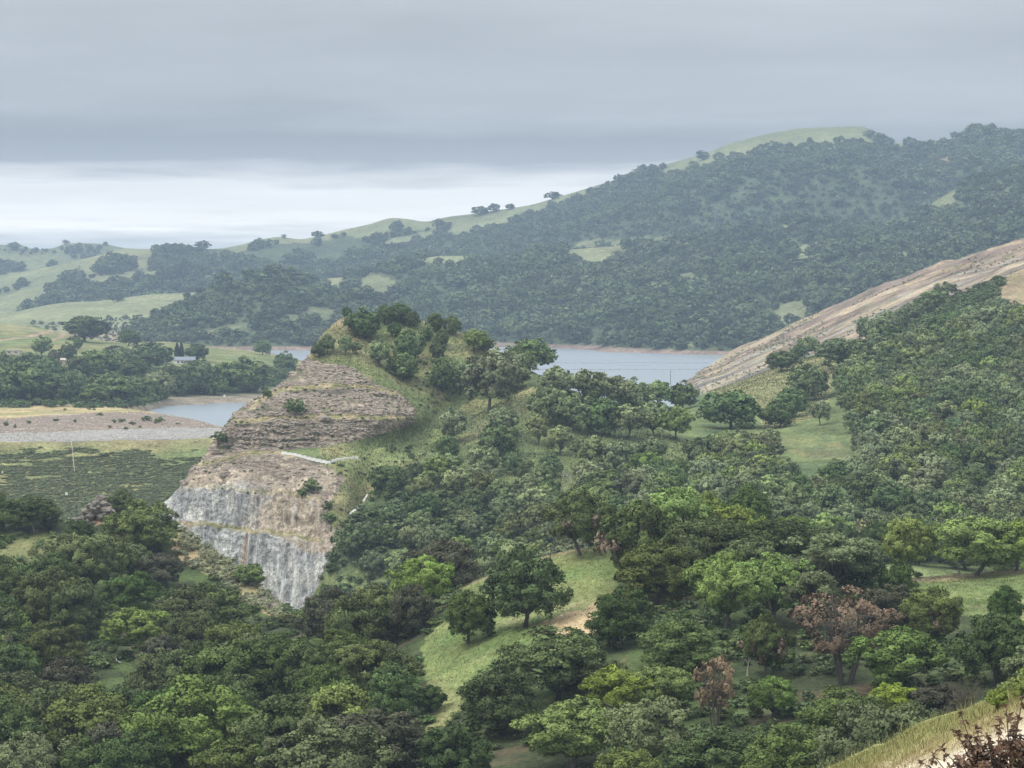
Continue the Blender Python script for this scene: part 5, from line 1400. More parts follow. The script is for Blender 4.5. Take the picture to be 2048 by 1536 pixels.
p_, a_, b_ = scatter(DAM, 90000, rg, .62, dam_ok)
n_ = len(p_); w_ = rg.uniform(.7, 1.9, n_)
rot_ = np.zeros((n_, 3)); rot_[:, 2] = rg.normal(0, .2, n_) + np.pi * rg.integers(0, 2, n_)
gn_scatter('shrub_cover', p_ - np.array([0, 0, .08]), rot_, np.stack([w_ * 1.7, w_ * .75, rg.uniform(.2, .6, n_)], 1), rg.integers(0, 3, n_), d_src, 'dark matted shrubs streaking across the grassy dam face', 'scrub')
cnt['dam'] = n_
cnt['pen_sc'] = scrub(PEN, 40000, 2.5, lambda p, x, y: (y > 742) & (x > -40) & (x < 600) & (p[:, 2] > -53.5) & (fbm(p[:, 0] / 12, p[:, 1] / 12, 173, 3) > .42), 'shore_scrub', 'dark undergrowth below the oaks of the peninsula', u_src, (1.5, 3.2), (1.2, 2))
cnt['cut'] = scrub(CUT, 16000, 2.6, lambda p, x, y: (fbm(p[:, 0] / 18, p[:, 1] / 18, 174, 3) > np.where(x < 1650, .53, .66)), 'cut_scrub', 'sprinkled small bushes on the striped cut slope', d_src, (.35, .9), (1.1, 1.7))
cnt['rock'] = scrub(KNOLL, 60000, 1.2, lambda p, x, y: inpoly(x, y, ROCK_POLY) & (y < 985) & (x > 380) & (fbm(x / 26, y / 8, 175, 4) + .08 * (y < 900) > .62), 'bench_scrub', 'low scrub dotted over the rock benches', u_src, (.2, .5), (1.2, 2.6))
cnt['bowl'] = scrub(KNOLL, 60000, 1.5, lambda p, x, y: (inpoly(x, y, [(830, 720), (960, 740), (900, 800), (870, 840), (830, 800)]) & (fbm(x / 18, y / 7, 176, 3) > .46)) | (inpoly(x, y, [(640, 930), (760, 905), (870, 870), (800, 945), (700, 1040), (655, 1040), (680, 980)]) & (fbm(x / 20, y / 8, 177, 3) > .62)), 'meadow_scrub', 'dark low growth in the hollow below the knoll', u_src, (.4, .9), (1.4, 2.4))
cnt['dirtstrip'] = scrub(KNOLL, 60000, 2.2, lambda p, x, y: inpoly(x, y, [(1730, 715), (1980, 560), (2010, 555), (1990, 605), (1960, 650), (1800, 715)]) & (fbm(p[:, 0] / 9, p[:, 1] / 9, 178, 3) > .36), 'chaparral', 'dense green chaparral along the foot of the cut slope', u_src, (1.4, 3.0), (1.1, 1.8))
cnt['under'] = scrub(KNOLL, 60000, 2.2, lambda p, x, y: (x > 640) & (y > 1000) & (y < 1200) & (x < 1150) & ~inpoly(x, y, ROCK_POLY) & ~inpoly(x, y, GRASS_KN[1]) & (fbm(p[:, 0] / 9, p[:, 1] / 9, 179, 3) > np.where(x < 860, .26, .40)), 'undergrowth', 'green undergrowth below the knoll flank', u_src, (1.0, 2.8), (1.2, 2.2))
cnt['under2'] = scrub(FG, 40000, 1.6, lambda p, x, y: (x > -40) & (y > 1080) & (y < 1560) & ~inpoly(x, y, SWATH) & ~inpoly(x, y, DRY) & ~inpoly(x, y, RKNOB) & ~inpoly(x, y, SCRUB) & (fbm(p[:, 0] / 6, p[:, 1] / 6, 180, 3) > .5), 'undergrowth', 'low green undergrowth in the near wood', u_src, (.5, 1.4), (1.2, 2.0))

# ------------------------------------------------------------------ grass
mg, ntg, og = new_mat('grass_blade')
ag = ntg.nodes.new('ShaderNodeAttribute'); ag.attribute_name = 'col'
bg = ntg.nodes.new('ShaderNodeBsdfPrincipled'); bg.inputs['Roughness'].default_value = .8; bg.inputs['Specular IOR Level'].default_value = .1
ntg.links.new(ag.outputs['Color'], bg.inputs['Base Color']); ntg.links.new(bg.outputs[0], og.inputs[0])
def grass(layer, n, ok, name, label, h, wd, nb, colf):
    p_, x_, y_ = layer.sample(n, rg); m = ok(p_, x_, y_); p_, x_, y_ = p_[m], x_[m], y_[m]
    col = colf(p_, x_, y_) * rg.uniform(.85, 1.12, (len(p_), 1))
    P_ = np.repeat(p_, nb, 0); Cc = np.repeat(col, nb, 0)
    k = len(P_)
    P_ = P_ + np.stack([rg.normal(0, h[1] * .35, k), rg.normal(0, h[1] * .35, k), np.full(k, -.03)], 1)
    a = rg.uniform(0, 6.28, k); L = rg.uniform(*h, k)
    side = np.stack([np.cos(a), np.sin(a), 0 * a], 1) * (wd * rg.uniform(.6, 1.4, k))[:, None]
    tip = P_ + np.stack([rg.normal(0, .3, k) * L, rg.normal(0, .3, k) * L, L], 1)
    v = np.stack([P_ - side, P_ + side, tip], 1).reshape(-1, 3)
    nn = np.tile(np.array([[0, -.25, .97]]), (k * 3, 1))
    me = make_mesh(name, v, np.arange(k * 3).reshape(-1, 3), mats=[mg], cols={'col': np.repeat(Cc, 3, 0)}, normals=nn)
    link(name, me, kind='stuff', label=label, category='grass')
    return k
def fgcol(p, x, y):
    c = mix_grass(x, y, p[:, 0], p[:, 1], 6, 14, 124, C3(0.150, 0.205, 0.068), C3(0.235, 0.255, 0.10), STRAW, .3)
    c = lerp(c, C3(0.32, 0.30, 0.14), smooth(1330, 1430, y) * smooth(980, 900, x) * .8)
    c = lerp(c, C3(0.36, 0.31, 0.16), smooth(10, 2, y - fg_ridge_y(x)) * .8)
    return lerp(c, C3(0.52, 0.40, 0.24), inpoly(x, y, DRY) * .9)
cnt['g1'] = grass(FG, 90000, lambda p, x, y: inpoly(x, y, SWATH) | inpoly(x, y, RKNOB) | inpoly(x, y, LGRASS[0]) | inpoly(x, y, LGRASS[1]), 'meadow_grass', 'long green grass of the open swath between the near oaks', (.10, .30), .018, 5, fgcol)
def kncol(p, x, y):
    c = mix_grass(x, y, p[:, 0], p[:, 1], 12, 30, 94, G_FRESH * .95, G_YEL, STRAW, .35)
    c = lerp(c, C3(0.33, 0.32, 0.15), inpoly(x, y, GRASS_KN[2]) * .65)
    return lerp(c, STRAW * .9, smooth(60, 0, y - kn_ridge_y(x)) * smooth(760, 660, x) * .7)
cnt['g3'] = grass(KNOLL, 260000, lambda p, x, y: (inpoly(x, y, GRASS_KN[0]) | inpoly(x, y, GRASS_KN[1]) | inpoly(x, y, GRASS_KN[2]) | inpoly(x, y, [(1000, 780), (1200, 800), (1400, 900), (1400, 1000), (1000, 980)])) & ~inpoly(x, y, ROCK_POLY) & (rg.random(len(x)) < .8), 'hill_grass', 'rough tufted grass on the knoll and the pasture', (.15, .55), .09, 2, kncol)
def bkcol(p, x, y):
    d = y - bk_y(x)
    c = lerp(np.broadcast_to(C3(0.33, 0.34, 0.13), (len(x), 3)), C3(0.48, 0.39, 0.20), smooth(5, 55, d + rg.normal(0, 18, len(x))))
    return lerp(c, C3(0.64, 0.54, 0.38), smooth(60, 100, d + rg.normal(0, 15, len(x))))
cnt['g4'] = grass(BANK, 160000, lambda p, x, y: (x > 1540) & (x < 2130) & (y - bk_y(x) < 16) & (rg.random(len(x)) < .22), 'grass_stalk', 'tall seeding stalks along the crest of the near bank', (.18, .42), .004, 1, bkcol)
cnt['g2'] = grass(BANK, 160000, lambda p, x, y: (x > 1540) & (x < 2130) & (y < 1600) & (rg.random(len(x)) < np.interp(y - bk_y(x), [0, 45, 80, 200], [1, .7, .15, .06])), 'bank_grass', 'dry pale grass on the near bank', (.05, .17), .004, 4, bkcol)

# ------------------------------------------------------------------ stones
def ico(seed, rough=.22, sub=1):
    import bmesh
    bm = bmesh.new(); bmesh.ops.create_icosphere(bm, subdivisions=sub, radius=1)
    v = np.array([q.co[:] for q in bm.verts]); f = np.array([[w.index for w in q.verts] for q in bm.faces]); bm.free()
    rg_ = np.random.default_rng(seed)
    v = v * (1 + rg_.normal(0, rough, (len(v), 1))) * np.array([1, .85, .7])
    return v, f
ROCK_M = plain_mat('outcrop_rock', (0.215, 0.185, 0.155), .95, 3, .45, bump=.5)
ROCK_L = plain_mat('riprap_stone', (0.37, 0.35, 0.32), .95, .5, .55)
ROCK_B = plain_mat('rubble_stone', (0.30, 0.245, 0.20), .95, 1.2, .3)
BOULDER = [make_mesh('boulder', *ico(i + 40, .26, 1), mats=[ROCK_M], smooth_shade=False) for i in range(4)]
def outcrop(spots, layer, label, seed):
    rg_ = np.random.default_rng(seed)
    b0 = layer.hit(*spots[0][:2]) if spots[0][3] is None else None
    root = None
    for i, (x, y, w, dz) in enumerate(spots):
        h = layer.hit(x, y + w * .2)
        if h is None: continue
        if root is None:
            root = bpy.data.objects.new('rock_outcrop', None); COL.objects.link(root); root.location = h
            root['label'] = label; root['category'] = 'rock'
        s_ = w / F * h.y * .5
        o = link('boulder', BOULDER[i % 4], root)
        o.location = h - root.location + Vector((0, 0, dz + s_ * .25)); o.scale = (s_ * rg_.uniform(.9, 1.3), s_, s_ * rg_.uniform(.75, 1.15)); o.rotation_euler = (rg_.uniform(-.4, .4), rg_.uniform(-.4, .4), rg_.uniform(0, 6))
    return root
sp = []
for (x, y, w, dz) in [(150, 1038, 22, 0), (165, 1036, 26, .2), (182, 1036, 30, .3), (200, 1036, 30, .3), (218, 1036, 28, .2), (235, 1038, 22, 0), (172, 1036, 26, 1.2), (190, 1036, 30, 1.4), (206, 1036, 28, 1.4), (222, 1036, 22, 1.2), (180, 1036, 20, 2.1), (194, 1036, 26, 2.5), (208, 1036, 24, 2.4),
                      (198, 1036, 22, 3.2), (205, 1036, 16, 3.4), (216, 1036, 14, 2.3), (160, 1036, 16, .9), (145, 1044, 12, 0), (156, 1044, 14, 0), (226, 1046, 16, 0), (188, 1046, 12, 0), (174, 1046, 14, 0), (238, 1044, 14, .1), (212, 1046, 12, 0), (168, 1036, 14, 1.8)]:
    sp.append((x, y, w, dz))
for k_ in range(34):
    a_ = random.uniform(-1, 1); sp.append((195 + a_ * 48, 1037 + random.uniform(-1, 9), random.uniform(6, 14), max(0, (1 - abs(a_)) * 3.4 * random.random())))
outcrop(sp, FG, 'jagged boulder outcrop on the crest in front of the dam', 3)
outcrop([(530, 1203, 20, 0), (541, 1208, 18, 0), (550, 1212, 22, 0), (536, 1214, 14, 0), (560, 1218, 16, 0), (524, 1196, 12, 0), (545, 1200, 12, 0)], FG, 'dark broken rocks at the bottom tip of the scrub slope', 4)
def riprap():
    p_, x_, y_ = DAM.sample(60000, rg)
    vr = np.interp
    # stones lie on the rocky crest only
    top = np.interp(x_, [-200, 0, 200, 280, 330, 400, 450], [838, 840, 826, 826, 830, 844, 858]); bot = np.interp(x_, [-200, 200, 430, 560], [883, 881, 876, 870])
    m = (y_ > top) & (y_ < bot) & (x_ > -40)
    strip = y_ > np.interp(x_, [-200, 0, 200, 300, 430, 560], [868, 868, 862, 858, 857, 860])
    m &= strip | (rg.random(len(p_)) < .45)
    strip = strip[m]; p_ = p_[m]; sel = rg.permutation(len(p_))[:11000]; strip = strip[sel]; p_ = p_[sel]
    v0, f0 = ico(9, .2, 1); n = len(p_)
    s_ = rg.uniform(.18, .6, n) ** 1.0
    a = rg.uniform(0, 6.28, n); ca, sa = np.cos(a), np.sin(a)
    R_ = np.stack([np.stack([ca, -sa, 0 * a], 1), np.stack([sa, ca, 0 * a], 1), np.stack([0 * a, 0 * a, 1 + 0 * a], 1)], 1)
    v = np.einsum('nij,kj->nki', R_, v0) * s_[:, None, None] + p_[:, None]
    for sel_, mt, lb in ((strip, ROCK_L, 'loose pale stones in a band along the dam edge'), (~strip, ROCK_B, 'loose brown rubble over the top of the dam')):
        k = int(sel_.sum()); f = f0[None] + (np.arange(k) * len(v0))[:, None, None]
        link('riprap', make_mesh('riprap', v[sel_].reshape(-1, 3), f.reshape(-1, 3), mats=[mt], smooth_shade=False), kind='stuff', label=lb, category='stones')
    return n
cnt['rip'] = riprap()
def rubble():
    p_, x_, y_ = KNOLL.sample(400000, rg)
    m = inpoly(x_, y_, ROCK_POLY) & (y_ < 970) & (x_ > 360)
    for bx, by in BENCH: m &= ~((np.abs(y_ - np.interp(x_, bx, by) + 2) < 4) & (x_ > bx[0]) & (x_ < bx[-1]))
    m &= fbm(x_ / 30, y_ / 9, 210, 3) > np.where(y_ > 905, .60, .44)
    p_ = p_[m][:9000]; n = len(p_)
    v0, f0 = ico(19, .25, 1)
    s_ = np.exp(rg.normal(-1.35, .42, n)); a = rg.uniform(0, 6.28, n); ca, sa = np.cos(a), np.sin(a)
    R_ = np.stack([np.stack([ca, -sa, 0 * a], 1), np.stack([sa, ca, 0 * a], 1), np.stack([0 * a, 0 * a, 1 + 0 * a], 1)], 1)
    v = np.einsum('nij,kj->nki', R_, v0) * s_[:, None, None] * np.array([1.4, 1, .8]) + p_[:, None]
    f = f0[None] + (np.arange(n) * len(v0))[:, None, None]
    link('rubble', make_mesh('rubble', v.reshape(-1, 3), f.reshape(-1, 3), mats=[plain_mat('bench_rock', (0.27, 0.222, 0.178), .95, .25, .6)], smooth_shade=False), kind='stuff', label='broken purplish brown rock on the faces between the benches', category='stones')
    return n
cnt['rub'] = rubble()

# ------------------------------------------------------------------ bare wood
def snag(layer, px, top, base, mesh, label, rot=(0, 0, 0), w=None, name='snag', group=None):
    h = layer.hit(px, base)
    if h is None: return None
    s_ = (base - top) / F * h.y
    e = bpy.data.objects.new(name, None); COL.objects.link(e); e.location = h; e['label'] = label; e['category'] = 'dead tree'
    if group: e['group'] = group
    t = link('trunk', mesh, e); t.scale = (s_, s_, s_) if w is None else (w / F * h.y, w / F * h.y, s_); t.rotation_euler = rot
    return e
snag(FG, 68, 1024, 1066, SNAG[0], 'bleached white snag in front of the round oak on the crest')
snag(FG, 240, 1300, 1326, SNAG[1], 'fallen bleached branches lying among the oaks', (0, -1.25, 0), 70, 'fallen_tree')
snag(FG, 62, 1345, 1412, BARE[0], 'slim grey leafless tree in a gap of the wooded slope')
snag(FG, 1100, 1058, 1118, BARE[1], 'bare brown tree on the crest next to the grass swath')
snag(FG, 1495, 1290, 1352, SNAG[2], 'whitened leaning dead stems in the near wood')
for i, (x, t, b) in enumerate([(1128, 935, 972), (1142, 930, 975), (930, 735, 770), (1032, 800, 840), (1322, 888, 915)]):
    snag(KNOLL, x, t, b, SNAG[i % 3], 'pale bleached snag among the oaks of the knoll flank', (0, 0, i), None, 'snag', 'bleached snags on the knoll flank')
for i, x in enumerate([1938, 1952, 1965]):
    h = BANK.hit(x, bk_y(x) + 3)
    if h is None: continue
    e = bpy.data.objects.new('bare_bush', None); COL.objects.link(e); e.location = h + Vector((0, 1.5, -.3))
    e['label'] = 'leafless purplish bush behind the crest of the grass bank'; e['category'] = 'shrub'; e['group'] = 'leafless bushes behind the bank'
    for j in range(3):
        t = link('stem', BARE[j % 2], e); t.scale = (.9, .9, .95); t.rotation_euler = (random.uniform(-.3, .3), random.uniform(-.3, .3), j * 2.1 + i)

# ------------------------------------------------------------------ built things
WHITE = plain_mat('white_paint', (0.84, 0.83, 0.80), .6, 1, .06)
CONC = plain_mat('concrete', (0.62, 0.60, 0.56), .85, 1.5, .15)
ROOF = plain_mat('roof_sheet', (0.21, 0.23, 0.26), .7, .6, .08)
TAN = plain_mat('tan_wall', (0.52, 0.45, 0.38), .8, 1, .1)
PINK = plain_mat('pinkish_wall', (0.56, 0.44, 0.39), .8, 1, .1)
GLASS = plain_mat('dark_window', (0.03, 0.035, 0.04), .15, 1, .1, .5)
STEEL = plain_mat('galvanised_steel', (0.22, 0.23, 0.24), .5, 1, .1, .4)
WOOD = plain_mat('weathered_pole', (0.17, 0.15, 0.13), .9, 3, .2)
def part(parent, name, mat, fn, **props):
    mb = MB(); fn(mb); return link(name, mb.mesh(name, mat), parent, **props)
def thing(name, loc, rz, label, cat, group=None):
    e = bpy.data.objects.new(name, None); COL.objects.link(e); e.location = loc; e.rotation_euler = (0, 0, rz)
    e['label'] = label; e['category'] = cat
    if group: e['group'] = group
    return e
def gable(mb, w, d, z0, rise, over=.5):
    x, y = w / 2 + over, d / 2 + over; t = .18
    for s_ in (-1, 1):
        v = [(-x, s_ * y, z0 - .1), (x, s_ * y, z0 - .1), (x, 0, z0 + rise), (-x, 0, z0 + rise)]
        v2 = [(a, b, c + t) for a, b, c in v]
        mb.add(v + v2, [[0, 1, 2, 3], [4, 7, 6, 5], [0, 4, 5, 1], [1, 5, 6, 2], [2, 6, 7, 3], [3, 7, 4, 0]])
# ranch house on the peninsula
h = PEN.hit(366, 728); hz = h.z
H = thing('house', (h.x, h.y + 4, hz - .3), math.radians(6), 'low white house with a long pale roof on the peninsula', 'house')
part(H, 'wall', WHITE, lambda m: m.box((0, 0, 1.35), (13.4, 7.5, 2.7)))
H.scale = (.86, .86, .9)
rf = part(H, 'roof', ROOF, lambda m: gable(m, 13.6, 7.6, 2.65, 1.75))
part(rf, 'chimney', CONC, lambda m: m.box((2.2, .6, 4.3), (.7, .7, 1.1)))
for x_, w_ in ((-3.4, 1.1), (-1.1, 1.2), (1.8, 1.6), (4.6, 1.2)):
    wd = part(H, 'window', GLASS, lambda m: m.box((x_, -3.77, 1.45), (w_, .06, 1.1)))
    part(wd, 'frame', WHITE, lambda m: [m.box((x_, -3.79, 2.06), (w_ + .24, .10, .12)), m.box((x_, -3.79, .84), (w_ + .24, .10, .12))])
part(H, 'door', WOOD, lambda m: m.box((.35, -3.77, 1.0), (.95, .06, 2.0)))
h2 = PEN.hit(334, 728)
S = thing('garden_shed', (h2.x, h2.y, h2.z - .1), math.radians(20), 'tiny white shed beside the low white house', 'shed')
part(S, 'wall', WHITE, lambda m: m.box((0, 0, .8), (2.0, 1.8, 1.6)))
part(S, 'roof', WHITE, lambda m: gable(m, 2.2, 2.0, 1.6, .5, .2))
part(S, 'door', WOOD, lambda m: m.box((.3, -.92, .7), (.6, .05, 1.3)))
h2 = PEN.hit(26, 709)
S = thing('farm_shed', (h2.x, h2.y + 2, h2.z - .2), math.radians(-4), 'long flat roofed pale shed half hidden by the grove', 'shed')
part(S, 'wall', TAN, lambda m: m.box((0, 0, 1.2), (7.6, 4.5, 2.4)))
part(S, 'roof', TAN, lambda m: m.box((0, 0, 2.5), (8.2, 5.1, .24)))
for x_ in (-2, 1.8): part(S, 'window', GLASS, lambda m: m.box((x_, -2.27, 1.5), (1.2, .06, .7)))
h2 = PEN.hit(122, 729)
S = thing('cabin', (h2.x, h2.y + 1, h2.z - .2), math.radians(14), 'small pinkish cabin between the pale bare trees and the grove', 'cabin')
part(S, 'wall', PINK, lambda m: m.box((0, 0, 1.3), (3.4, 3.0, 2.6)))
part(S, 'roof', TAN, lambda m: gable(m, 3.6, 3.2, 2.55, .8, .3))
part(S, 'door', GLASS, lambda m: m.box((-.3, -1.52, .95), (.8, .05, 1.9)))
for px_, n_ in ((354, 0), (363, 1)):
    hh_ = PEN.hit(px_, 716)
    e = thing('cypress_tree', hh_ + Vector((0, 0, -.2)), n_ * 1.7, 'dark slender cypress, one of a pair behind the house roof', 'cypress', 'pair of cypresses behind the house')
    c = link('crown', CYP, e); c.scale = (2.9, 2.9, 8.2 - .3 * n_)
    part(e, 'trunk', BARK_D, lambda m: m.tube([(0, 0, -.4), (0, 0, 2.0)], [.2, .15], 6))
# white concrete barriers on the bench
def barrier(p0, p1, n, label):
    a = KNOLL.hit(*p0); b = KNOLL.hit(*p1)
    e = thing('concrete_barrier', a, 0, label, 'barrier')
    ang = math.atan2(b.y - a.y, b.x - a.x); L = (b - a).length / n
    pm = MB(); pm.box((0, 0, .32), (L * .99, .26, .64), taper=.95); pm.box((0, 0, .67), (L * .99, .30, .08)); me = pm.mesh('barrier_panel', WHITE)
    for i in range(n):
        q = a + (b - a) * ((i + .5) / n)
        z = KNOLL.drop(q.x, q.y)
        o = link('barrier_panel', me, e); o.location = Vector((q.x, q.y, max(q.z, min(z, q.z + .35) if z is not None else q.z) - .15)) - a
        o.rotation_euler = (0, 0, ang)
    return e
barrier((563, 907), (661, 928), 10, 'longer white concrete barrier along the rim above the cliff')
barrier((664, 926), (716, 920), 6, 'shorter white concrete barrier turning off towards the meadow')
# concrete headwall on the spur
def headwall(poly, label, thick=.5):
    pts = [KNOLL.hit(*q) for q in poly]
    a = pts[0]
    e = thing('concrete_headwall', a, 0, label, 'concrete wall')
    n = len(pts)
    f_ = [tuple(p_ - a + Vector((0, -.55, .35))) for p_ in pts]; bk = [tuple(p_ - a + Vector((0, .4, -.3))) for p_ in pts]
    me = bpy.data.meshes.new('slab'); me.from_pydata(f_ + bk, [], [list(range(n))[::-1], list(range(n, 2 * n))] + [[i, (i + 1) % n, n + (i + 1) % n, n + i] for i in range(n)])
    me.materials.append(CONC); link('slab', me, e)
    part(e, 'coping', CONC, lambda m: m.tube([f_[0], f_[-1]], .14, 5))
headwall([(699, 1030), (709, 1032), (715, 1024), (720, 1013)], 'pale triangular concrete headwall at the end of the spur')
headwall([(726, 1006), (728, 1006), (736, 993), (735, 991)], 'thin pale concrete gutter running up the spur')
# things on the dam face
pp = [DAM.hit(x, y) + Vector((0, -.1, .45)) for x, y in ((143, 886), (145, 905), (147, 925), (149, 946))]
e = thing('drain_pipe', pp[0], 0, 'thin pale pipe running straight down the dam face', 'pipe')
part(e, 'pipe', TAN, lambda m: m.tube([tuple(q - pp[0]) for q in pp], .08, 6))
part(e, 'collar', STEEL, lambda m: m.tube([tuple(pp[1] - pp[0] + Vector((0, 0, .12))), tuple(pp[1] - pp[0] + Vector((0, 0, -.12)))], .26, 8))
for (x, y, s_, lb) in ((133, 994, 1.0, 'white survey marker on the dam face uphill of the outcrop'), (5, 948, .6, 'small white survey marker among the matted shrubs'), (449, 806, 1.3, 'white marker post on the shore across the inlet')):
    L = PEN if y < 810 else DAM
    q = L.hit(x, y if L is DAM else 797)
    if q is None: continue
    e = thing('survey_marker', q, 0, lb, 'marker')
    part(e, 'post', STEEL, lambda m: m.box((0, 0, s_ * .45), (.1, .1, s_ * 1.1)))
    part(e, 'panel', WHITE, lambda m: m.box((0, -.08, s_ * .95), (.7 * s_, .08, .75 * s_)))
# pole by the lake
q = CUT.hit(1341, 773) or Vector(unproj(np.array(1341.), 773, 1290.))
e = thing('utility_pole', q + Vector((0, 0, -.2)), 0, 'slim pole standing against the lake beside the cut slope', 'pole')
part(e, 'pole', WOOD, lambda m: m.tube([(0, 0, -.3), (0, 0, 4), (0, 0, 8.8)], [.2, .17, .14], 8))
part(e, 'crossarm', WOOD, lambda m: m.box((0, -.12, 8.2), (1.3, .1, .12)))
# floating booms on the lake
for y_, lb in ((726, 'dark float line across the lake nearer the far shore'), (739, 'dark float line across the lake nearer the pole')):
    D = -WATER * F / (y_ - HY)
    xs = np.linspace((1080 - CX) / F * D, (1420 - CX) / F * D, 40)
    e = thing('float_line', (xs[0], D, WATER), 0, lb, 'float line')
    part(e, 'cable', STEEL, lambda m: m.tube([(x - xs[0], 1.2 * math.sin(i * .35), .05) for i, x in enumerate(xs)], .14, 5))
    fm = MB(); fm.tube([(-.5, 0, 0), (.5, 0, 0)], .26, 6); fme = fm.mesh('float', STEEL)
    for i, x in enumerate(xs[::2]):
        o = link('float', fme, e); o.location = (x - xs[0], 1.2 * math.sin(2 * i * .35), .1)
# pylons
def pylon(layer, px, top, base, label):
    q = layer.hit(px, base)
    if q is None: SKIP.append(('pylon', px)); return
    Ht = (base - top) / F * q.y
    e = thing('transmission_tower', q + Vector((0, 0, -.5)), .3, label, 'pylon')
    def wd(t): return (.11 * (1 - t) + .022) * Ht if t < .62 else .05 * Ht * (1.35 - t)
    lv = [0, .16, .32, .47, .62, .74, .86, 1.0]
    for sx in (-1, 1):
        for sy in (-1, 1): part(e, 'leg', STEEL, lambda m: m.tube([(sx * wd(t), sy * wd(t), t * Ht) for t in lv], .17, 4))
    def brace(m):
        for t0, t1 in zip(lv[:-1], lv[1:]):
            for s_ in (-1, 1):
                a0, a1 = wd(t0), wd(t1)
                m.tube([(-a0, s_ * a0, t0 * Ht), (a1, s_ * a1, t1 * Ht)], .1, 4); m.tube([(a0, s_ * a0, t0 * Ht), (-a1, s_ * a1, t1 * Ht)], .1, 4)
                m.tube([(s_ * a0, -a0, t0 * Ht), (s_ * a1, a1, t1 * Ht)], .1, 4); m.tube([(-a1, s_ * a1, t1 * Ht), (a1, s_ * a1, t1 * Ht)], .1, 4)
    part(e, 'bracing', STEEL, brace)
    for t in (.70, .82, .94):
        part(e, 'crossarm', STEEL, lambda m: [m.tube([(-.17 * Ht, 0, t * Ht), (0, 0, (t + .03) * Ht), (.17 * Ht, 0, t * Ht)], .14, 4), m.tube([(-.17 * Ht, 0, t * Ht), (.17 * Ht, 0, t * Ht)], .14, 4)])
pylon(MTN, 1432, 412, 468, 'faint lattice pylon standing in the mountain forest above the grass strip')
pylon(MTN, 1812, 338, 380, 'faint lattice pylon in the forest under the bare soil streak')
pylon(RB, 284, 535, 566, 'faint lattice pylon on the belt of oaks between grass ridges')
pylon(MTN, 159, 530, 566, 'faint lattice pylon on the long grass hill')

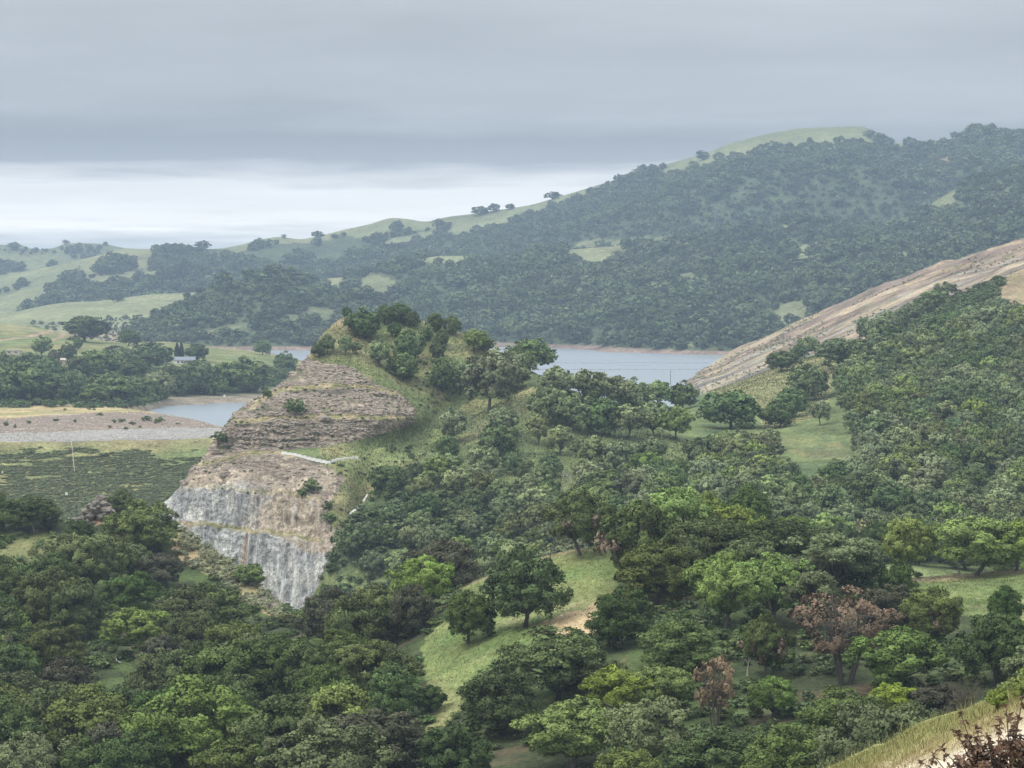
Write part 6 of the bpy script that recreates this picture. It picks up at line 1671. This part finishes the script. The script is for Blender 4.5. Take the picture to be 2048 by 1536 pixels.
# ------------------------------------------------------------------ russet bush at the foot of the frame
def russet():
    rg_ = np.random.default_rng(31)
    root = BANK.hit(2020, 1660)
    e = thing('russet_bush', root, 0, 'bush with curled dark russet leaves in front of the pale bank', 'bush')
    D0 = root.y
    tips = [(1845, 1525), (1868, 1512), (1885, 1500), (1915, 1466), (1922, 1428), (1950, 1455), (1975, 1475), (2000, 1440), (2012, 1412), (2045, 1395), (2062, 1440), (1980, 1492), (1945, 1500), (2030, 1475), (2080, 1400), (1900, 1535), (1965, 1530),
            (1990, 1530), (2050, 1520), (2020, 1510), (1925, 1520), (2100, 1470), (2005, 1485), (1955, 1490), (1880, 1540), (2070, 1490), (2035, 1440), (1935, 1475)]
    mb = MB(); spots = []
    for (x, y) in tips:
        D = D0 + rg_.uniform(-1.0, .8)
        t = Vector(unproj(np.array(float(x)), y, D)) - root
        k = Vector((t.x * .35, t.y * .4, t.z * .42)) + Vector(rg_.normal(0, .06, 3)); k2 = t * .75 + Vector(rg_.normal(0, .05, 3)) - Vector((0, 0, .04))
        mb.tube([(0, 0, -.1), tuple(k), tuple(k2), tuple(t)], [.045, .026, .014, .007], 6)
        spots += [t, t * .93 + Vector(rg_.normal(0, .05, 3)), k2 * .55 + t * .45 + Vector(rg_.normal(0, .06, 3))]
        for _ in range(5):
            b0 = k2 * rg_.uniform(.85, 1.0); b1 = b0 + Vector((rg_.normal(0, .22), rg_.normal(0, .2), rg_.uniform(.0, .24)))
            mb.tube([tuple(b0), tuple((b0 + b1) / 2 + Vector((0, 0, .02))), tuple(b1)], [.010, .008, .005], 4)
            spots += [b1, (b0 + b1) / 2]
    link('branch', mb.mesh('branch', BARK_D, True), e)
    # one leaf: curled, pointed
    s_ = np.linspace(0, 1, 5); wv = np.array([.02, .2, .24, .16, .0]); L = .135
    v = []
    for i in range(5):
        zc = -.16 * s_[i] ** 2
        v += [(s_[i] * L, -wv[i] * L, (zc + .09 * (wv[i] > .05)) * L), (s_[i] * L, 0, zc * L), (s_[i] * L, wv[i] * L, (zc + .09 * (wv[i] > .05)) * L)]
    f = []
    for i in range(4):
        for j in range(2):
            a = i * 3 + j; f.append([a, a + 1, a + 4, a + 3])
    v = np.array(v); f = np.array(f)
    lm = make_mesh('leaf', v, f, mats=[LEAF['R']], fattrs={'tint': np.full(len(v), .5)})
    rest_v, rest_f, rest_t = [], [], []
    nleaf = 0; jobs = []
    for t in spots:
        for _ in range(9):
            jobs.append((t, rg_.uniform(0, 6.28), rg_.uniform(-1.0, .7), rg_.uniform(-.8, .8), rg_.uniform(.65, 1.2)))
    order = np.argsort([-j[4] for j in jobs])
    from mathutils import Euler
    for n_, oi in enumerate(order):
        t, a, b, c, s1 = jobs[oi]
        pos = t + Vector(rg_.normal(0, .025, 3))
        if n_ < 300:
            o = link('leaf', lm, e); o.location = pos; o.rotation_euler = (c, b, a); o.scale = (s1,) * 3
        else:
            M = np.array(Euler((c, b, a)).to_matrix())
            rest_f.append(f + len(rest_v) * len(v)); rest_v.append((v * s1) @ M.T + np.array(pos)); rest_t.append(np.full(len(v), rg_.random()))
    link('leaf_mass', make_mesh('leaf_mass', np.concatenate(rest_v), np.concatenate(rest_f), mats=[LEAF['R']], fattrs={'tint': np.concatenate(rest_t)}), e, kind='stuff')
russet()

# ------------------------------------------------------------------ haze
mh, nth, oh = new_mat('haze')
pv = nth.nodes.new('ShaderNodeVolumePrincipled')
pv.inputs['Color'].default_value = (0.47, 0.60, 0.76, 1)
pv.inputs['Density'].default_value = 0.00019
pv.inputs['Anisotropy'].default_value = 0.0
nth.links.new(pv.outputs[0], oh.inputs['Volume'])
mb = MB(); g2 = g + 60
mb.box((0, 2500, (275 - 97.5) / 2), (2 * g2, 5600, 275 + 97.5))
link('haze', mb.mesh('haze', mh), kind='stuff', label='thin blue grey haze filling the valley air', category='haze')
print('COUNTS', cnt, 'skipped', SKIP)
